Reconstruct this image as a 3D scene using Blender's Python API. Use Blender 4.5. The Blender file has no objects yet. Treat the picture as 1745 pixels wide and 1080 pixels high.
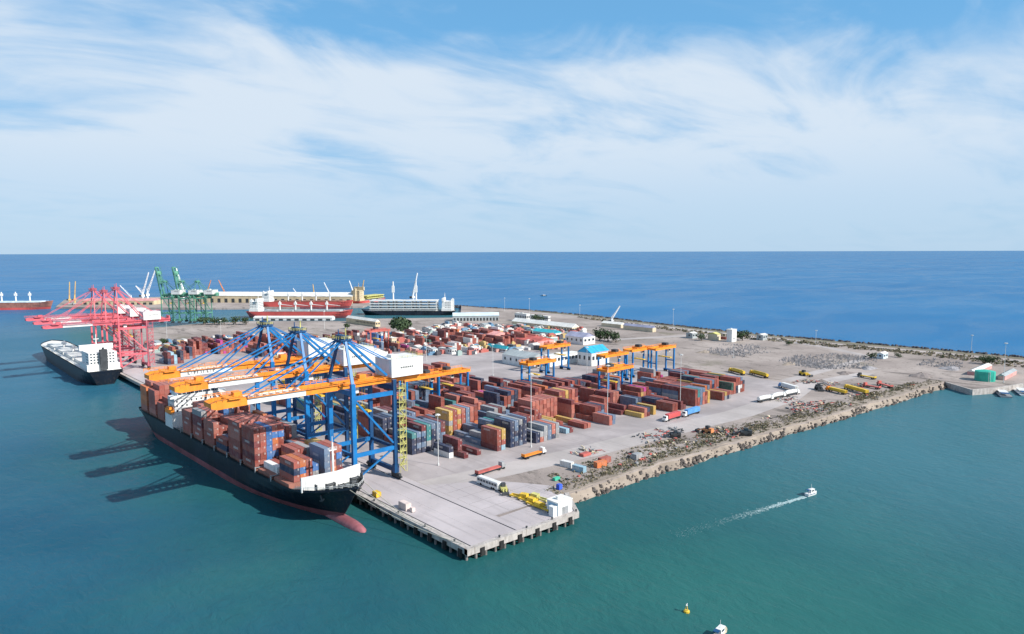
import bpy, math, random
from mathutils import Vector, Matrix
R = random.Random(7)
scene = bpy.context.scene
col = scene.collection

# ------------------------------------------------------------------ camera
# Port frame: origin = outer corner of the pier head, +Y along the main quay
# (away from the viewer), +X inland along the pier end, z = 0 water level.
IW, IH, F = 1745.0, 1080.0, 1163.0
CAM_H = 100.0
PITCH = math.atan((540 - 428.0) / F)
ROLL = math.tan(math.radians(0.2))
TH = math.radians(-42.5)
AX = (math.cos(TH), -math.sin(TH)); AY = (math.sin(TH), math.cos(TH))
def topf(v):
    return Vector((v[0]*AX[0] + v[1]*AX[1], v[0]*AY[0] + v[1]*AY[1], v[2]))
Rt0 = Vector((1, 0, 0)); Fw0 = Vector((0, math.cos(PITCH), -math.sin(PITCH))); Up0 = Vector((0, math.sin(PITCH), math.cos(PITCH)))
Rt = (topf(Rt0) - ROLL*topf(Up0)).normalized(); Up = (topf(Up0) + ROLL*topf(Rt0)).normalized(); Fw = topf(Fw0)
O = (-14.663, 211.820)
CAM = Vector((-(O[0]*AX[0] + O[1]*AX[1]), -(O[0]*AY[0] + O[1]*AY[1]), CAM_H))
def ray(px, py):
    return Fw + Rt*((px - IW/2)/F) - Up*((py - IH/2)/F)
def G(px, py, z=4.0):
    """ground position in the port seen at a photograph pixel"""
    d = ray(px, py); t = (z - CAM_H)/d.z
    return CAM + d*t
def P(p):
    d = Vector(p) - CAM; k = d.dot(Fw)
    return IW/2 + F*d.dot(Rt)/k, IH/2 - F*d.dot(Up)/k
def mpp(p):
    return (Vector(p) - CAM).dot(Fw)/F
def hgt(px, py, pytop, z=4.0):
    return (py - pytop)*mpp(G(px, py, z))*1.0
cd = bpy.data.cameras.new('camera'); cam = bpy.data.objects.new('camera', cd); col.objects.link(cam)
cd.sensor_width = 36; cd.lens = 36*F/IW; cd.clip_start = 1; cd.clip_end = 200000
m = Matrix.Identity(4)
for i in range(3):
    m[i][0] = Rt[i]; m[i][1] = Up[i]; m[i][2] = -Fw[i]; m[i][3] = CAM[i]
cam.matrix_world = m
scene.camera = cam

# ------------------------------------------------------------------ sky and sun
SUN_EL = math.radians(36.5)
a = math.radians(117)                       # clockwise from the view direction
sd = topf((math.sin(a), math.cos(a), 0)); SUN = Vector((sd.x*math.cos(SUN_EL), sd.y*math.cos(SUN_EL), math.sin(SUN_EL)))
W = bpy.data.worlds.new('World'); scene.world = W; W.use_nodes = True
nt = W.node_tree; nt.nodes.clear()
def N(t, typ, **kw):
    n = t.nodes.new(typ)
    for k, v in kw.items():
        if k in n.bl_rna.properties.keys(): setattr(n, k, v)
        else: n.inputs[k].default_value = v
    return n
L = lambda t, a_, b_: t.links.new(a_, b_)
out = N(nt, 'ShaderNodeOutputWorld'); bg = N(nt, 'ShaderNodeBackground', Strength=0.08)
sky = N(nt, 'ShaderNodeTexSky', sky_type='NISHITA', sun_disc=False, sun_elevation=SUN_EL, sun_rotation=math.atan2(SUN.x, SUN.y), altitude=0, air_density=1.0, dust_density=0.6, ozone_density=2.5)
tc = N(nt, 'ShaderNodeTexCoord')
rot = N(nt, 'ShaderNodeVectorRotate', rotation_type='Z_AXIS'); rot.inputs['Angle'].default_value = math.radians(-42.5+180)
sp = N(nt, 'ShaderNodeSeparateXYZ'); L(nt, tc.outputs['Generated'], sp.inputs[0])
def MA(t, op, a_, b_=None, c_=None, clamp=False):
    n = N(t, 'ShaderNodeMath', operation=op, use_clamp=clamp)
    for i, v in enumerate((a_, b_, c_)):
        if v is None: continue
        if isinstance(v, (int, float)): n.inputs[i].default_value = v
        else: L(t, v, n.inputs[i])
    return n.outputs[0]
def MR(t, v, a0, a1, b0=0., b1=1., smooth=True):
    n = N(t, 'ShaderNodeMapRange', clamp=True, interpolation_type='SMOOTHSTEP' if smooth else 'LINEAR')
    L(t, v, n.inputs['Value'])
    for k, x in zip(('From Min', 'From Max', 'To Min', 'To Max'), (a0, a1, b0, b1)): n.inputs[k].default_value = x
    return n.outputs['Result']
def MIX(t, f, a_, b_, typ='MIX'):
    n = N(t, 'ShaderNodeMix', data_type='RGBA', blend_type=typ)
    for s, v in ((n.inputs['Factor'], f), (n.inputs['A'], a_), (n.inputs['B'], b_)):
        if isinstance(v, (int, float)): s.default_value = v
        elif isinstance(v, tuple): s.default_value = v if len(v) == 4 else (*v, 1)
        else: L(t, v, s)
    return n.outputs['Result']
# cloud layer: direction projected to a high, gently curved sheet
den = MA(nt, 'ADD', MA(nt, 'MAXIMUM', sp.outputs['Z'], 0.0), 0.17)
cx = MA(nt, 'DIVIDE', sp.outputs['X'], den); cy = MA(nt, 'DIVIDE', sp.outputs['Y'], den)
cv = N(nt, 'ShaderNodeCombineXYZ'); L(nt, cx, cv.inputs[0]); L(nt, cy, cv.inputs[1])
def cloud(angle, sc, off, detail, dist, rough=0.55):
    mp = N(nt, 'ShaderNodeMapping'); L(nt, cv.outputs[0], mp.inputs['Vector'])
    mp.inputs['Rotation'].default_value = (0, 0, angle); mp.inputs['Scale'].default_value = sc; mp.inputs['Location'].default_value = off
    n = N(nt, 'ShaderNodeTexNoise', Scale=1.0, Detail=detail, Roughness=rough, Distortion=dist); L(nt, mp.outputs[0], n.inputs['Vector'])
    return n.outputs['Fac']
c1 = cloud(math.radians(25), (0.42, 0.60, 1), (3.1, 7.7, 0), 6, 0.5, 0.5)
c2 = cloud(math.radians(-40), (1.1, 2.0, 1), (4.3, 2.9, 4), 8, 1.1)
c3 = cloud(math.radians(48), (3.0, 7.0, 1), (5, 1, 2), 10, 0.6, 0.6)
cs = MA(nt, 'ADD', MA(nt, 'MULTIPLY', c1, 0.50), MA(nt, 'MULTIPLY', c2, 0.44)); cs = MA(nt, 'ADD', cs, MA(nt, 'MULTIPLY', c3, 0.10))
# cover thickens towards the horizon where the sheet is seen edge-on
cover = MR(nt, sp.outputs['Z'], 0.10, 0.38, 0.10, -0.075)
mask = MR(nt, MA(nt, 'ADD', cs, cover), 0.415, 0.625)
mask = MA(nt, 'MULTIPLY', mask, 0.92)
low = MR(nt, sp.outputs['Z'], 0.0, 0.16, 0.25, 1.0)
mask = MA(nt, 'MULTIPLY', mask, low)
cc = MIX(nt, MR(nt, sp.outputs['Z'], 0.0, 0.35), (6.7, 7.9, 9.2), (7.6, 8.4, 9.3))
hz = MR(nt, sp.outputs['Z'], 0.0, 0.30)
tint = MIX(nt, hz, (4.6, 6.8, 9.0), (1.75, 5.0, 8.9))
skyc = MIX(nt, MR(nt, sp.outputs['Z'], 0.1, 0.8, 0.88, 0.3), sky.outputs[0], tint)
fin = MIX(nt, mask, skyc, cc)
L(nt, fin, bg.inputs['Color']); L(nt, bg.outputs[0], out.inputs['Surface'])
sl = bpy.data.lights.new('sun', 'SUN'); so = bpy.data.objects.new('sun', sl); col.objects.link(so)
sl.energy = 5.0; sl.angle = math.radians(0.6); sl.color = (1, .95, .88)
so.rotation_euler = (-SUN).to_track_quat('-Z', 'Y').to_euler()
so.location = (100, 100, 500)
vs = scene.view_settings; vs.view_transform = 'Standard'; vs.look = 'None'; vs.exposure = 0.32; vs.gamma = 1; vs.use_curve_mapping = False
scene.cycles.max_bounces = 5; scene.cycles.use_denoising = True

# ------------------------------------------------------------------ materials
MATS = {}
def mat(name, c, rough=.65, var=.18, scale=.25, metal=0., dirt=.0, spec=.4, bump=0.):
    if name in MATS: return MATS[name]
    mm = bpy.data.materials.new(name); mm.use_nodes = True; t = mm.node_tree
    b = t.nodes['Principled BSDF']; b.inputs['Roughness'].default_value = rough; b.inputs['Metallic'].default_value = metal
    b.inputs['Specular IOR Level'].default_value = spec
    g = N(t, 'ShaderNodeNewGeometry')
    n = N(t, 'ShaderNodeTexNoise', Scale=scale, Detail=5, Roughness=.6); L(t, g.outputs['Position'], n.inputs['Vector'])
    f = MR(t, n.outputs['Fac'], .3, .7)
    cA = tuple(x*(1 - var) for x in c); cB = tuple(min(1, x*(1 + var)) for x in c)
    r = MIX(t, f, cA, cB)
    if dirt:
        mp = N(t, 'ShaderNodeMapping'); mp.inputs['Scale'].default_value = (.9, .9, .12); L(t, g.outputs['Position'], mp.inputs['Vector'])
        n2 = N(t, 'ShaderNodeTexNoise', Scale=1.2, Detail=4); L(t, mp.outputs[0], n2.inputs['Vector'])
        r = MIX(t, MR(t, n2.outputs['Fac'], .5, .75, 0, dirt), r, (.12, .085, .06))
    if bump:
        bp = N(t, 'ShaderNodeBump', Strength=.6, Distance=bump); L(t, n.outputs['Fac'], bp.inputs['Height']); L(t, bp.outputs[0], b.inputs['Normal'])
    L(t, r, b.inputs['Base Color']); MATS[name] = mm
    return mm
def container_material(name, attr):
    mm = bpy.data.materials.new(name); mm.use_nodes = True; t = mm.node_tree
    b = t.nodes['Principled BSDF']; b.inputs['Roughness'].default_value = .55; b.inputs['Specular IOR Level'].default_value = .3
    g = N(t, 'ShaderNodeNewGeometry')
    if attr:
        at = N(t, 'ShaderNodeVertexColor', layer_name='tint'); base = at.outputs['Color']
    else:
        at = N(t, 'ShaderNodeObjectInfo'); base = at.outputs['Color']
    n = N(t, 'ShaderNodeTexNoise', Scale=.35, Detail=6, Roughness=.65); L(t, g.outputs['Position'], n.inputs['Vector'])
    r = MIX(t, MR(t, n.outputs['Fac'], .3, .75, 0, .30), base, (.36, .30, .28))
    mp = N(t, 'ShaderNodeMapping'); mp.inputs['Scale'].default_value = (1.6, 1.6, .2); L(t, g.outputs['Position'], mp.inputs['Vector'])
    n2 = N(t, 'ShaderNodeTexNoise', Scale=1., Detail=5); L(t, mp.outputs[0], n2.inputs['Vector'])
    r = MIX(t, MR(t, n2.outputs['Fac'], .52, .78, 0, .55), r, (.10, .045, .03))
    if not attr:                                       # faded line markings on the long sides of some boxes
        tcc = N(t, 'ShaderNodeTexCoord'); s3 = N(t, 'ShaderNodeSeparateXYZ'); L(t, tcc.outputs['Object'], s3.inputs[0])
        on = MA(t, 'GREATER_THAN', at.outputs['Random'], .45)
        yy = MA(t, 'LESS_THAN', MA(t, 'ABSOLUTE', MA(t, 'ADD', s3.outputs['Y'], MA(t, 'MULTIPLY', MA(t, 'SUBTRACT', at.outputs['Random'], .7), 9.))), 2.3)
        zz = MA(t, 'LESS_THAN', MA(t, 'ABSOLUTE', MA(t, 'SUBTRACT', s3.outputs['Z'], 1.5)), .48)
        xx = MA(t, 'GREATER_THAN', MA(t, 'ABSOLUTE', s3.outputs['X']), 1.1)
        wv = MA(t, 'GREATER_THAN', MA(t, 'FRACT', MA(t, 'MULTIPLY', s3.outputs['Y'], 1.25)), .3)
        mk = on
        for q in (yy, zz, xx, wv): mk = MA(t, 'MULTIPLY', mk, q)
        plate = MA(t, 'MULTIPLY', MA(t, 'GREATER_THAN', MA(t, 'ABSOLUTE', s3.outputs['Y']), 6.0), MA(t, 'MULTIPLY', MA(t, 'GREATER_THAN', s3.outputs['Z'], 1.75), MA(t, 'LESS_THAN', MA(t, 'ABSOLUTE', MA(t, 'SUBTRACT', s3.outputs['X'], .55)), .3)))
        mk = MA(t, 'MAXIMUM', mk, MA(t, 'MULTIPLY', plate, .6))
        r = MIX(t, MA(t, 'MULTIPLY', mk, .7), r, (.62, .60, .57))
    L(t, r, b.inputs['Base Color']); MATS[name] = mm
    return mm
container_material('container_paint', False); container_material('container_paint_far', True)

m_blue = mat('crane_blue', (.004, .15, .40), .45, .2, .15, dirt=.25)
m_navy = mat('crane_navy', (.005, .06, .17), .45, .2, .15, dirt=.2)
m_orange = mat('crane_orange', (.85, .27, .025), .5, .15, .2, dirt=.3)
m_white = mat('white_paint', (.72, .72, .70), .5, .06, .2, dirt=.22)
m_yellow = mat('yellow_paint', (.68, .45, .04), .5, .15, .3, dirt=.3)
m_palegreen = mat('stair_yellow', (.55, .52, .18), .6, .2, .4, dirt=.3)
m_pink = mat('crane_pink', (.60, .12, .15), .55, .15, .2, dirt=.1)
m_pinkdark = mat('crane_pink_dark', (.40, .10, .13), .55, .15, .2)
m_green = mat('crane_green', (.11, .30, .21), .55, .2, .2)
m_grey = mat('steel_grey', (.30, .31, .32), .6, .2, .3, dirt=.3)
m_dark = mat('dark_steel', (.045, .05, .055), .6, .3, .3)
m_tyre = mat('rubber', (.02, .02, .02), .9, .2)
m_glass = mat('cab_glass', (.03, .05, .07), .12, .2, spec=.6)
m_hull = mat('hull_black', (.008, .013, .024), .42, .4, .06, dirt=.28)
m_boot = mat('hull_red', (.24, .075, .085), .6, .3, .12, dirt=.3)
m_redhull = mat('bulk_red', (.52, .085, .075), .6, .18, .05, dirt=.15)
m_deck = mat('deck_green_grey', (.17, .18, .17), .7, .3, .2, dirt=.3)
m_rdeck = mat('deck_red', (.28, .12, .09), .7, .25, .15, dirt=.2)
m_cream = mat('cream_wall', (.62, .53, .38), .7, .12, .1, dirt=.3)
m_cranecream = mat('sand_wall', (.56, .46, .30), .75, .15, .08, dirt=.25)
m_roofblue = mat('roof_blue', (.03, .35, .60), .5, .15, .2)
m_roofteal = mat('roof_teal', (.05, .42, .48), .5, .2, .2)
m_roofgrey = mat('roof_grey', (.36, .40, .41), .6, .12, .1, dirt=.25)
m_roofpale = mat('roof_pale', (.55, .66, .72), .55, .12, .1)
m_roofred = mat('roof_red', (.48, .12, .10), .65, .25, .15)
m_roofpink = mat('roof_pink', (.60, .30, .28), .65, .2, .15)
m_roofviolet = mat('roof_slate', (.30, .31, .42), .6, .15, .15)
m_roofwhite = mat('roof_white', (.72, .71, .67), .6, .1, .1, dirt=.3)
m_conc = mat('concrete', (.32, .30, .29), .85, .14, .12, dirt=0)
m_edge = mat('quay_edge_concrete', (.42, .385, .36), .85, .2, .4, dirt=.5)
m_pile = mat('pile_concrete', (.20, .18, .17), .9, .3, .6, dirt=.5)
m_void = mat('under_quay_shade', (.035, .035, .035), .95, .3, .4)  # near-black: shade under the quay deck painted into the recessed wall
m_rock = mat('rock', (.13, .11, .098), .95, .35, .5)
m_rockdark = mat('revetment_rock', (.095, .085, .09), .95, .35, .3)
m_sand = mat('beach_sand', (.28, .232, .19), .95, .18, .15)
m_leaf = mat('foliage', (.035, .062, .024), .8, .45, .5)
m_leafdry = mat('dry_scrub', (.20, .17, .11), .9, .4, .3)
m_bark = mat('bark', (.12, .085, .06), .9, .2)
m_rope = mat('rope', (.42, .40, .33), .9, .1)
m_foam = mat('foam', (.34, .46, .47), .8, .15, 1.)
m_pole = mat('galvanised_pole', (.62, .63, .62), .5, .1)

def ground_material():
    mm = bpy.data.materials.new('port_ground'); mm.use_nodes = True; t = mm.node_tree
    b = t.nodes['Principled BSDF']; b.inputs['Roughness'].default_value = .95; b.inputs['Specular IOR Level'].default_value = .15
    g = N(t, 'ShaderNodeNewGeometry')
    def nz(s, d=6, r=.6, sc=(1, 1, 1), dist=0.):
        mp = N(t, 'ShaderNodeMapping'); mp.inputs['Scale'].default_value = sc; L(t, g.outputs['Position'], mp.inputs['Vector'])
        n = N(t, 'ShaderNodeTexNoise', Scale=s, Detail=d, Roughness=r, Distortion=dist); L(t, mp.outputs[0], n.inputs['Vector']); return n.outputs['Fac']
    base = MIX(t, MR(t, nz(.012, 7), .35, .65), (.27, .228, .208), (.40, .343, .312))
    base = MIX(t, MR(t, nz(.05, 8, .7, (1, .35, 1), 1.), .52, .68, 0, .9), base, (.12, .105, .095))
    base = MIX(t, MR(t, nz(.022, 8, .65), .56, .70, 0, .6), base, (.15, .14, .09))
    base = MIX(t, MR(t, nz(.16, 8, .75, (1, 1, 1), 1.5), .55, .66, 0, .7), base, (.10, .09, .075))
    base = MIX(t, MR(t, nz(.35, 5, .7), .55, .8, 0, .5), base, (.40, .355, .32))
    L(t, base, b.inputs['Base Color'])
    bp = N(t, 'ShaderNodeBump', Strength=.5, Distance=.4); L(t, nz(.5, 6, .7), bp.inputs['Height']); L(t, bp.outputs[0], b.inputs['Normal'])
    MATS['port_ground'] = mm; return mm
def paving_material(name, c, joint=None, var=.14):
    mm = bpy.data.materials.new(name); mm.use_nodes = True; t = mm.node_tree
    b = t.nodes['Principled BSDF']; b.inputs['Roughness'].default_value = .88; b.inputs['Specular IOR Level'].default_value = .2
    g = N(t, 'ShaderNodeNewGeometry'); oi = N(t, 'ShaderNodeObjectInfo')
    def nz(s, d=6, r=.6, sc=(1, 1, 1)):
        mp = N(t, 'ShaderNodeMapping'); mp.inputs['Scale'].default_value = sc; L(t, g.outputs['Position'], mp.inputs['Vector'])
        n = N(t, 'ShaderNodeTexNoise', Scale=s, Detail=d, Roughness=r, Distortion=.4); L(t, mp.outputs[0], n.inputs['Vector']); return n.outputs['Fac']
    r = MIX(t, MR(t, nz(.03), .3, .7), tuple(x*(1 - var) for x in c), tuple(x*(1 + var) for x in c))
    r = MIX(t, MR(t, nz(.10, 7, .7, (1, .25, 1)), .5, .75, 0, .4), r, tuple(x*.62 for x in c))
    r = MIX(t, MR(t, nz(.6, 6, .7), .58, .72, 0, .35), r, tuple(x*.5 for x in c))
    r = MIX(t, MR(t, nz(.55, 5, .6, (1, .035, 1)), .56, .70, 0, .35), r, tuple(x*.5 for x in c))
    r = MIX(t, MR(t, oi.outputs['Random'], 0, 1, 0, .16, False), r, tuple(x*.7 for x in c))
    L(t, r, b.inputs['Base Color'])
    MATS[name] = mm; return mm
m_ground = ground_material()
m_apron = paving_material('apron_concrete', (.46, .415, .42))
m_yard = paving_material('yard_asphalt', (.375, .335, .332), var=.22)
m_road = paving_material('road_surface', (.42, .38, .365))

def water_material():
    mm = bpy.data.materials.new('sea_water'); mm.use_nodes = True; t = mm.node_tree
    b = t.nodes['Principled BSDF']
    g = N(t, 'ShaderNodeNewGeometry'); s = N(t, 'ShaderNodeSeparateXYZ'); L(t, g.outputs['Position'], s.inputs[0])
    def nz(sc_, d=5, r=.55, sc=(1, 1, 1), rz=0., dist=0.):
        mp = N(t, 'ShaderNodeMapping'); mp.inputs['Scale'].default_value = sc; mp.inputs['Rotation'].default_value = (0, 0, rz); L(t, g.outputs['Position'], mp.inputs['Vector'])
        n = N(t, 'ShaderNodeTexNoise', Scale=sc_, Detail=d, Roughness=r, Distortion=dist); L(t, mp.outputs[0], n.inputs['Vector']); return n.outputs['Fac']
    big = nz(.006, 5, .6, (1, 1, 1), 0, .6)
    # silty green water in the shallow harbour, clear blue water in the fairway and out at sea
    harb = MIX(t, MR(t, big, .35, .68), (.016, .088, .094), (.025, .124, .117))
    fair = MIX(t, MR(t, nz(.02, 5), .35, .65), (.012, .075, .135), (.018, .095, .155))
    harb = MIX(t, MR(t, s.outputs['X'], 30., 240., 0, .85), harb, (.048, .152, .195))  # blue-grey away from the pier: sky reflection mixed into the base colour
    dep = MA(t, 'ADD', s.outputs['X'], MA(t, 'MULTIPLY', MA(t, 'SUBTRACT', big, .5), 160.))
    fair = MIX(t, MR(t, s.outputs['Y'], 120., 600.), fair, (.020, .115, .205))
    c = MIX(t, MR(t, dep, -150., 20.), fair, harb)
    lft = MA(t, 'MULTIPLY', MR(t, s.outputs['Y'], 180., 520.), MR(t, s.outputs['X'], 60., -20.))
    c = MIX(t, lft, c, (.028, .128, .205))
    sea = MIX(t, MR(t, nz(.0012, 6, .6), .35, .65), (.008, .130, .31), (.014, .155, .345))
    far = MA(t, 'MAXIMUM', MR(t, s.outputs['X'], 560., 660.), MR(t, s.outputs['Y'], 700., 1500.))
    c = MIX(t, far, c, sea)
    h = MA(t, 'ADD', MA(t, 'MULTIPLY', nz(.30, 6, .62, (1, .6, 1), .9, .5), 1.0), MA(t, 'MULTIPLY', nz(.09, 4, .5, (1, .5, 1), 1.1, .4), 1.2))
    bp = N(t, 'ShaderNodeBump', Strength=1., Distance=.6); L(t, MR(t, nz(.009, 5, .6, (1, 1.8, 1), .3, .6), .3, .7, .45, 1.), bp.inputs['Strength']); L(t, h, bp.inputs['Height'])
    t.nodes.remove(b); mo = t.nodes['Material Output']
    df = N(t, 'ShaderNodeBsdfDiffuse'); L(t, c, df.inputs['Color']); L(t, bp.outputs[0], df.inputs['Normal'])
    gl = N(t, 'ShaderNodeBsdfGlossy', Roughness=.16); L(t, bp.outputs[0], gl.inputs['Normal'])
    fr = N(t, 'ShaderNodeFresnel', IOR=1.33); L(t, bp.outputs[0], fr.inputs['Normal'])
    ms = N(t, 'ShaderNodeMixShader'); L(t, MA(t, 'MULTIPLY', fr.outputs[0], MR(t, nz(.004, 6, .6, (1, 2.2, 1), .6, .8), .35, .65, .30, .47)), ms.inputs[0]); L(t, df.outputs[0], ms.inputs[1]); L(t, gl.outputs[0], ms.inputs[2])
    L(t, ms.outputs[0], mo.inputs['Surface'])
    MATS['sea_water'] = mm; return mm
m_water = water_material()

# ------------------------------------------------------------------ mesh helpers
class MB:
    def __init__(s): s.v = []; s.f = []; s.m = []; s.c = []; s.cur = None
    def face(s, idx, m=0):
        s.f.append(idx); s.m.append(m); s.c.append(s.cur)
    def add(s, pts, faces, m=0):
        o = len(s.v); s.v += [tuple(p) for p in pts]
        for f in faces: s.face([o + i for i in f], m)
    BF = [(0, 3, 2, 1), (4, 5, 6, 7), (0, 1, 5, 4), (1, 2, 6, 5), (2, 3, 7, 6), (3, 0, 4, 7)]
    def box(s, x0, x1, y0, y1, z0, z1, m=0):
        s.add([(x0, y0, z0), (x1, y0, z0), (x1, y1, z0), (x0, y1, z0), (x0, y0, z1), (x1, y0, z1), (x1, y1, z1), (x0, y1, z1)], s.BF, m); return s
    def beam(s, p, q, w, h=None, m=0, w2=None, h2=None):
        h = h or w; w2 = w2 or w; h2 = h2 or h
        p = Vector(p); q = Vector(q); d = (q - p).normalized()
        ref = Vector((0, 0, 1)) if abs(d.z) < .93 else Vector((1, 0, 0))
        sx = d.cross(ref).normalized(); sy = sx.cross(d).normalized()
        pts = []
        for c0, ww, hh in ((p, w, h), (q, w2, h2)):
            for i, j in ((-1, -1), (1, -1), (1, 1), (-1, 1)): pts.append(c0 + sx*(i*ww/2) + sy*(j*hh/2))
        s.add(pts, s.BF, m); return s
    def cyl(s, p, q, r, r2=None, n=8, m=0):
        r2 = r if r2 is None else r2
        p = Vector(p); q = Vector(q); d = (q - p).normalized()
        ref = Vector((0, 0, 1)) if abs(d.z) < .93 else Vector((1, 0, 0))
        a1 = d.cross(ref).normalized(); a2 = d.cross(a1)
        pts = []
        for c0, rr in ((p, r), (q, r2)):
            for i in range(n):
                t = 2*math.pi*i/n; pts.append(c0 + a1*(rr*math.cos(t)) + a2*(rr*math.sin(t)))
        fs = [(i, (i + 1) % n, n + (i + 1) % n, n + i) for i in range(n)] + [tuple(range(n))[::-1], tuple(range(n, 2*n))]
        s.add(pts, fs, m); return s
    def prism(s, poly, z0, z1, m=0):
        n = len(poly)
        s.add([(x, y, z0) for x, y in poly] + [(x, y, z1) for x, y in poly],
              [tuple(range(n))[::-1], tuple(range(n, 2*n))] + [(i, (i + 1) % n, n + (i + 1) % n, n + i) for i in range(n)], m); return s
    def xz(s, poly, y0, y1, m=0):
        n = len(poly)
        s.add([(x, y0, z) for x, z in poly] + [(x, y1, z) for x, z in poly],
              [tuple(range(n)), tuple(range(n, 2*n))[::-1]] + [(i, n + i, n + (i + 1) % n, (i + 1) % n) for i in range(n)], m); return s
    def rail(s, pts, h=1.1, r=.07, m=0, step=3.):
        pts = [Vector(p) for p in pts]
        for p, q in zip(pts, pts[1:]):
            for k in (.55, 1.): s.beam(p + Vector((0, 0, h*k)), q + Vector((0, 0, h*k)), r, r, m)
            n = max(1, int((q - p).length/step))
            for i in range(n + 1):
                c0 = p.lerp(q, i/n); s.beam(c0, c0 + Vector((0, 0, h)), r, r, m)
        return s
    def lattice(s, p, q, w, r, m=0, seg=8, w2=None):
        p = Vector(p); q = Vector(q); d = (q - p).normalized(); w2 = w2 or w*.4
        ref = Vector((0, 1, 0)) if abs(d.y) < .8 else Vector((1, 0, 0))
        a1 = d.cross(ref).normalized(); a2 = d.cross(a1)
        def cor(t):
            ww = w + (w2 - w)*t; c0 = p.lerp(q, t)
            return [c0 + a1*(i*ww/2) + a2*(j*ww/2) for i, j in ((-1, -1), (1, -1), (1, 1), (-1, 1))]
        A, B = cor(0), cor(1)
        for i in range(4): s.beam(A[i], B[i], r, r, m)
        for k in range(seg):
            C0, C1 = cor(k/seg), cor((k + 1)/seg)
            for i in range(4): s.beam(C0[i], C1[(i + 1) % 4], r*.6, r*.6, m)
        return s
    def data(s, name, mats, smooth=False):
        me = bpy.data.meshes.new(name); me.from_pydata(s.v, [], s.f)
        for mm in (mats if isinstance(mats, (list, tuple)) else [mats]): me.materials.append(mm)
        if any(s.m): me.polygons.foreach_set('material_index', s.m)
        if smooth: me.polygons.foreach_set('use_smooth', [True]*len(s.f))
        if any(c is not None for c in s.c):
            ca = me.color_attributes.new('tint', 'FLOAT_COLOR', 'CORNER'); buf = []
            for f, c in zip(s.f, s.c): buf += list((*(c or (1, 1, 1)), 1.))*len(f)
            ca.data.foreach_set('color', buf)
        me.update(); return me
    def build(s, name, mats, parent=None, loc=None, smooth=False):
        o = bpy.data.objects.new(name, s.data(name, mats, smooth)); col.objects.link(o)
        if parent is not None: o.parent = parent
        if loc is not None: o.location = loc
        return o
def tag(o, label=None, cat=None, group=None, kind=None):
    if label: o['label'] = label
    if cat: o['category'] = cat
    if group: o['group'] = group
    if kind: o['kind'] = kind
    return o
def thing(name, label, cat, loc=(0, 0, 0), rz=0., group=None):
    o = bpy.data.objects.new(name, None); col.objects.link(o); o.empty_display_size = .5
    o.location = loc; o.rotation_euler = (0, 0, rz); return tag(o, label, cat, group)
def copy_tree(o, parent=None):
    c = o.copy(); col.objects.link(c); c.parent = parent
    for ch in list(o.children): copy_tree(ch, c)
    return c
def part(name, parent, mats, fn, smooth=False):
    b = MB(); fn(b); return b.build(name, mats, parent, smooth=smooth)
GZ = 4.0            # level of the port ground

# ------------------------------------------------------------------ water, land
b = MB(); S = 70000.
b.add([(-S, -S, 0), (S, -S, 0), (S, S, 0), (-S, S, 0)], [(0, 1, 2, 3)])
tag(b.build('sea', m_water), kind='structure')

def outline(pts): return [(p.x, p.y) for p in pts]
def subdiv(poly, step, jit, rnd):
    o = []
    for (x0, y0), (x1, y1) in zip(poly, poly[1:]):
        n = max(1, int(math.hypot(x1 - x0, y1 - y0)/step))
        for i in range(n):
            t = i/n; o.append((x0 + (x1 - x0)*t + rnd.uniform(-jit, jit)*(i > 0), y0 + (y1 - y0)*t + rnd.uniform(-jit, jit)*(i > 0)))
    o.append(poly[-1]); return o
# south shore (natural beach) from pier end to the little basin on the right
south = subdiv([(60, 14), (100, 12.5), (157, 8.5), (215, 3), (272, -3), (350, -10), (433, -17)], 7, 1.1, R)
dock = [G(*q, 3.).to_2d()[:] for q in ((1612, 653), (1656, 666), (1695, 663), (1765, 652))]
basin = dock + [(495, -130), (520, -300)]
outer = [(640, -300), (612, -33), (612, 34), (606, 142), (602, 241), (618, 378), (638, 500), (640, 623), (615, 782)]
north = outline([G(785, 533), G(770, 541), G(620, 543), G(600, 547), G(430, 547), G(340, 551), G(290, 556), G(205, 562)]) + [(44, 668), (26, 640), (26, 600)]
land_poly = [(26, 14), (58, 14)] + south + basin + outer + north
b = MB(); b.prism(land_poly, -1.5, GZ)
land = tag(b.build('land', [m_ground]), kind='structure')
# beach apron sloping into the water along the south shore
b = MB(); R2 = random.Random(3)
line = [(58, 14)] + south
prev = None
for i, (x, y) in enumerate(line):
    w1 = .8 + R2.uniform(-.3, .4); w2 = 2.2 + R2.uniform(-.5, .8)
    row = [(x, y + 4.5 + max(0, x - 120)*.02 + R2.uniform(-2.5, 2.5), GZ + .05), (x, y + .5, GZ + .05 + R2.uniform(0, .25)), (x + .3, y - w1, 2.0 + R2.uniform(-.5, .5)), (x + .6, y - w2, -.6)]
    o = len(b.v); b.v += row
    if prev is not None:
        for k in range(3): b.face([prev + k, prev + k + 1, o + k + 1, o + k])
    prev = o
tag(b.build('beach', m_sand), kind='structure')

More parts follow.
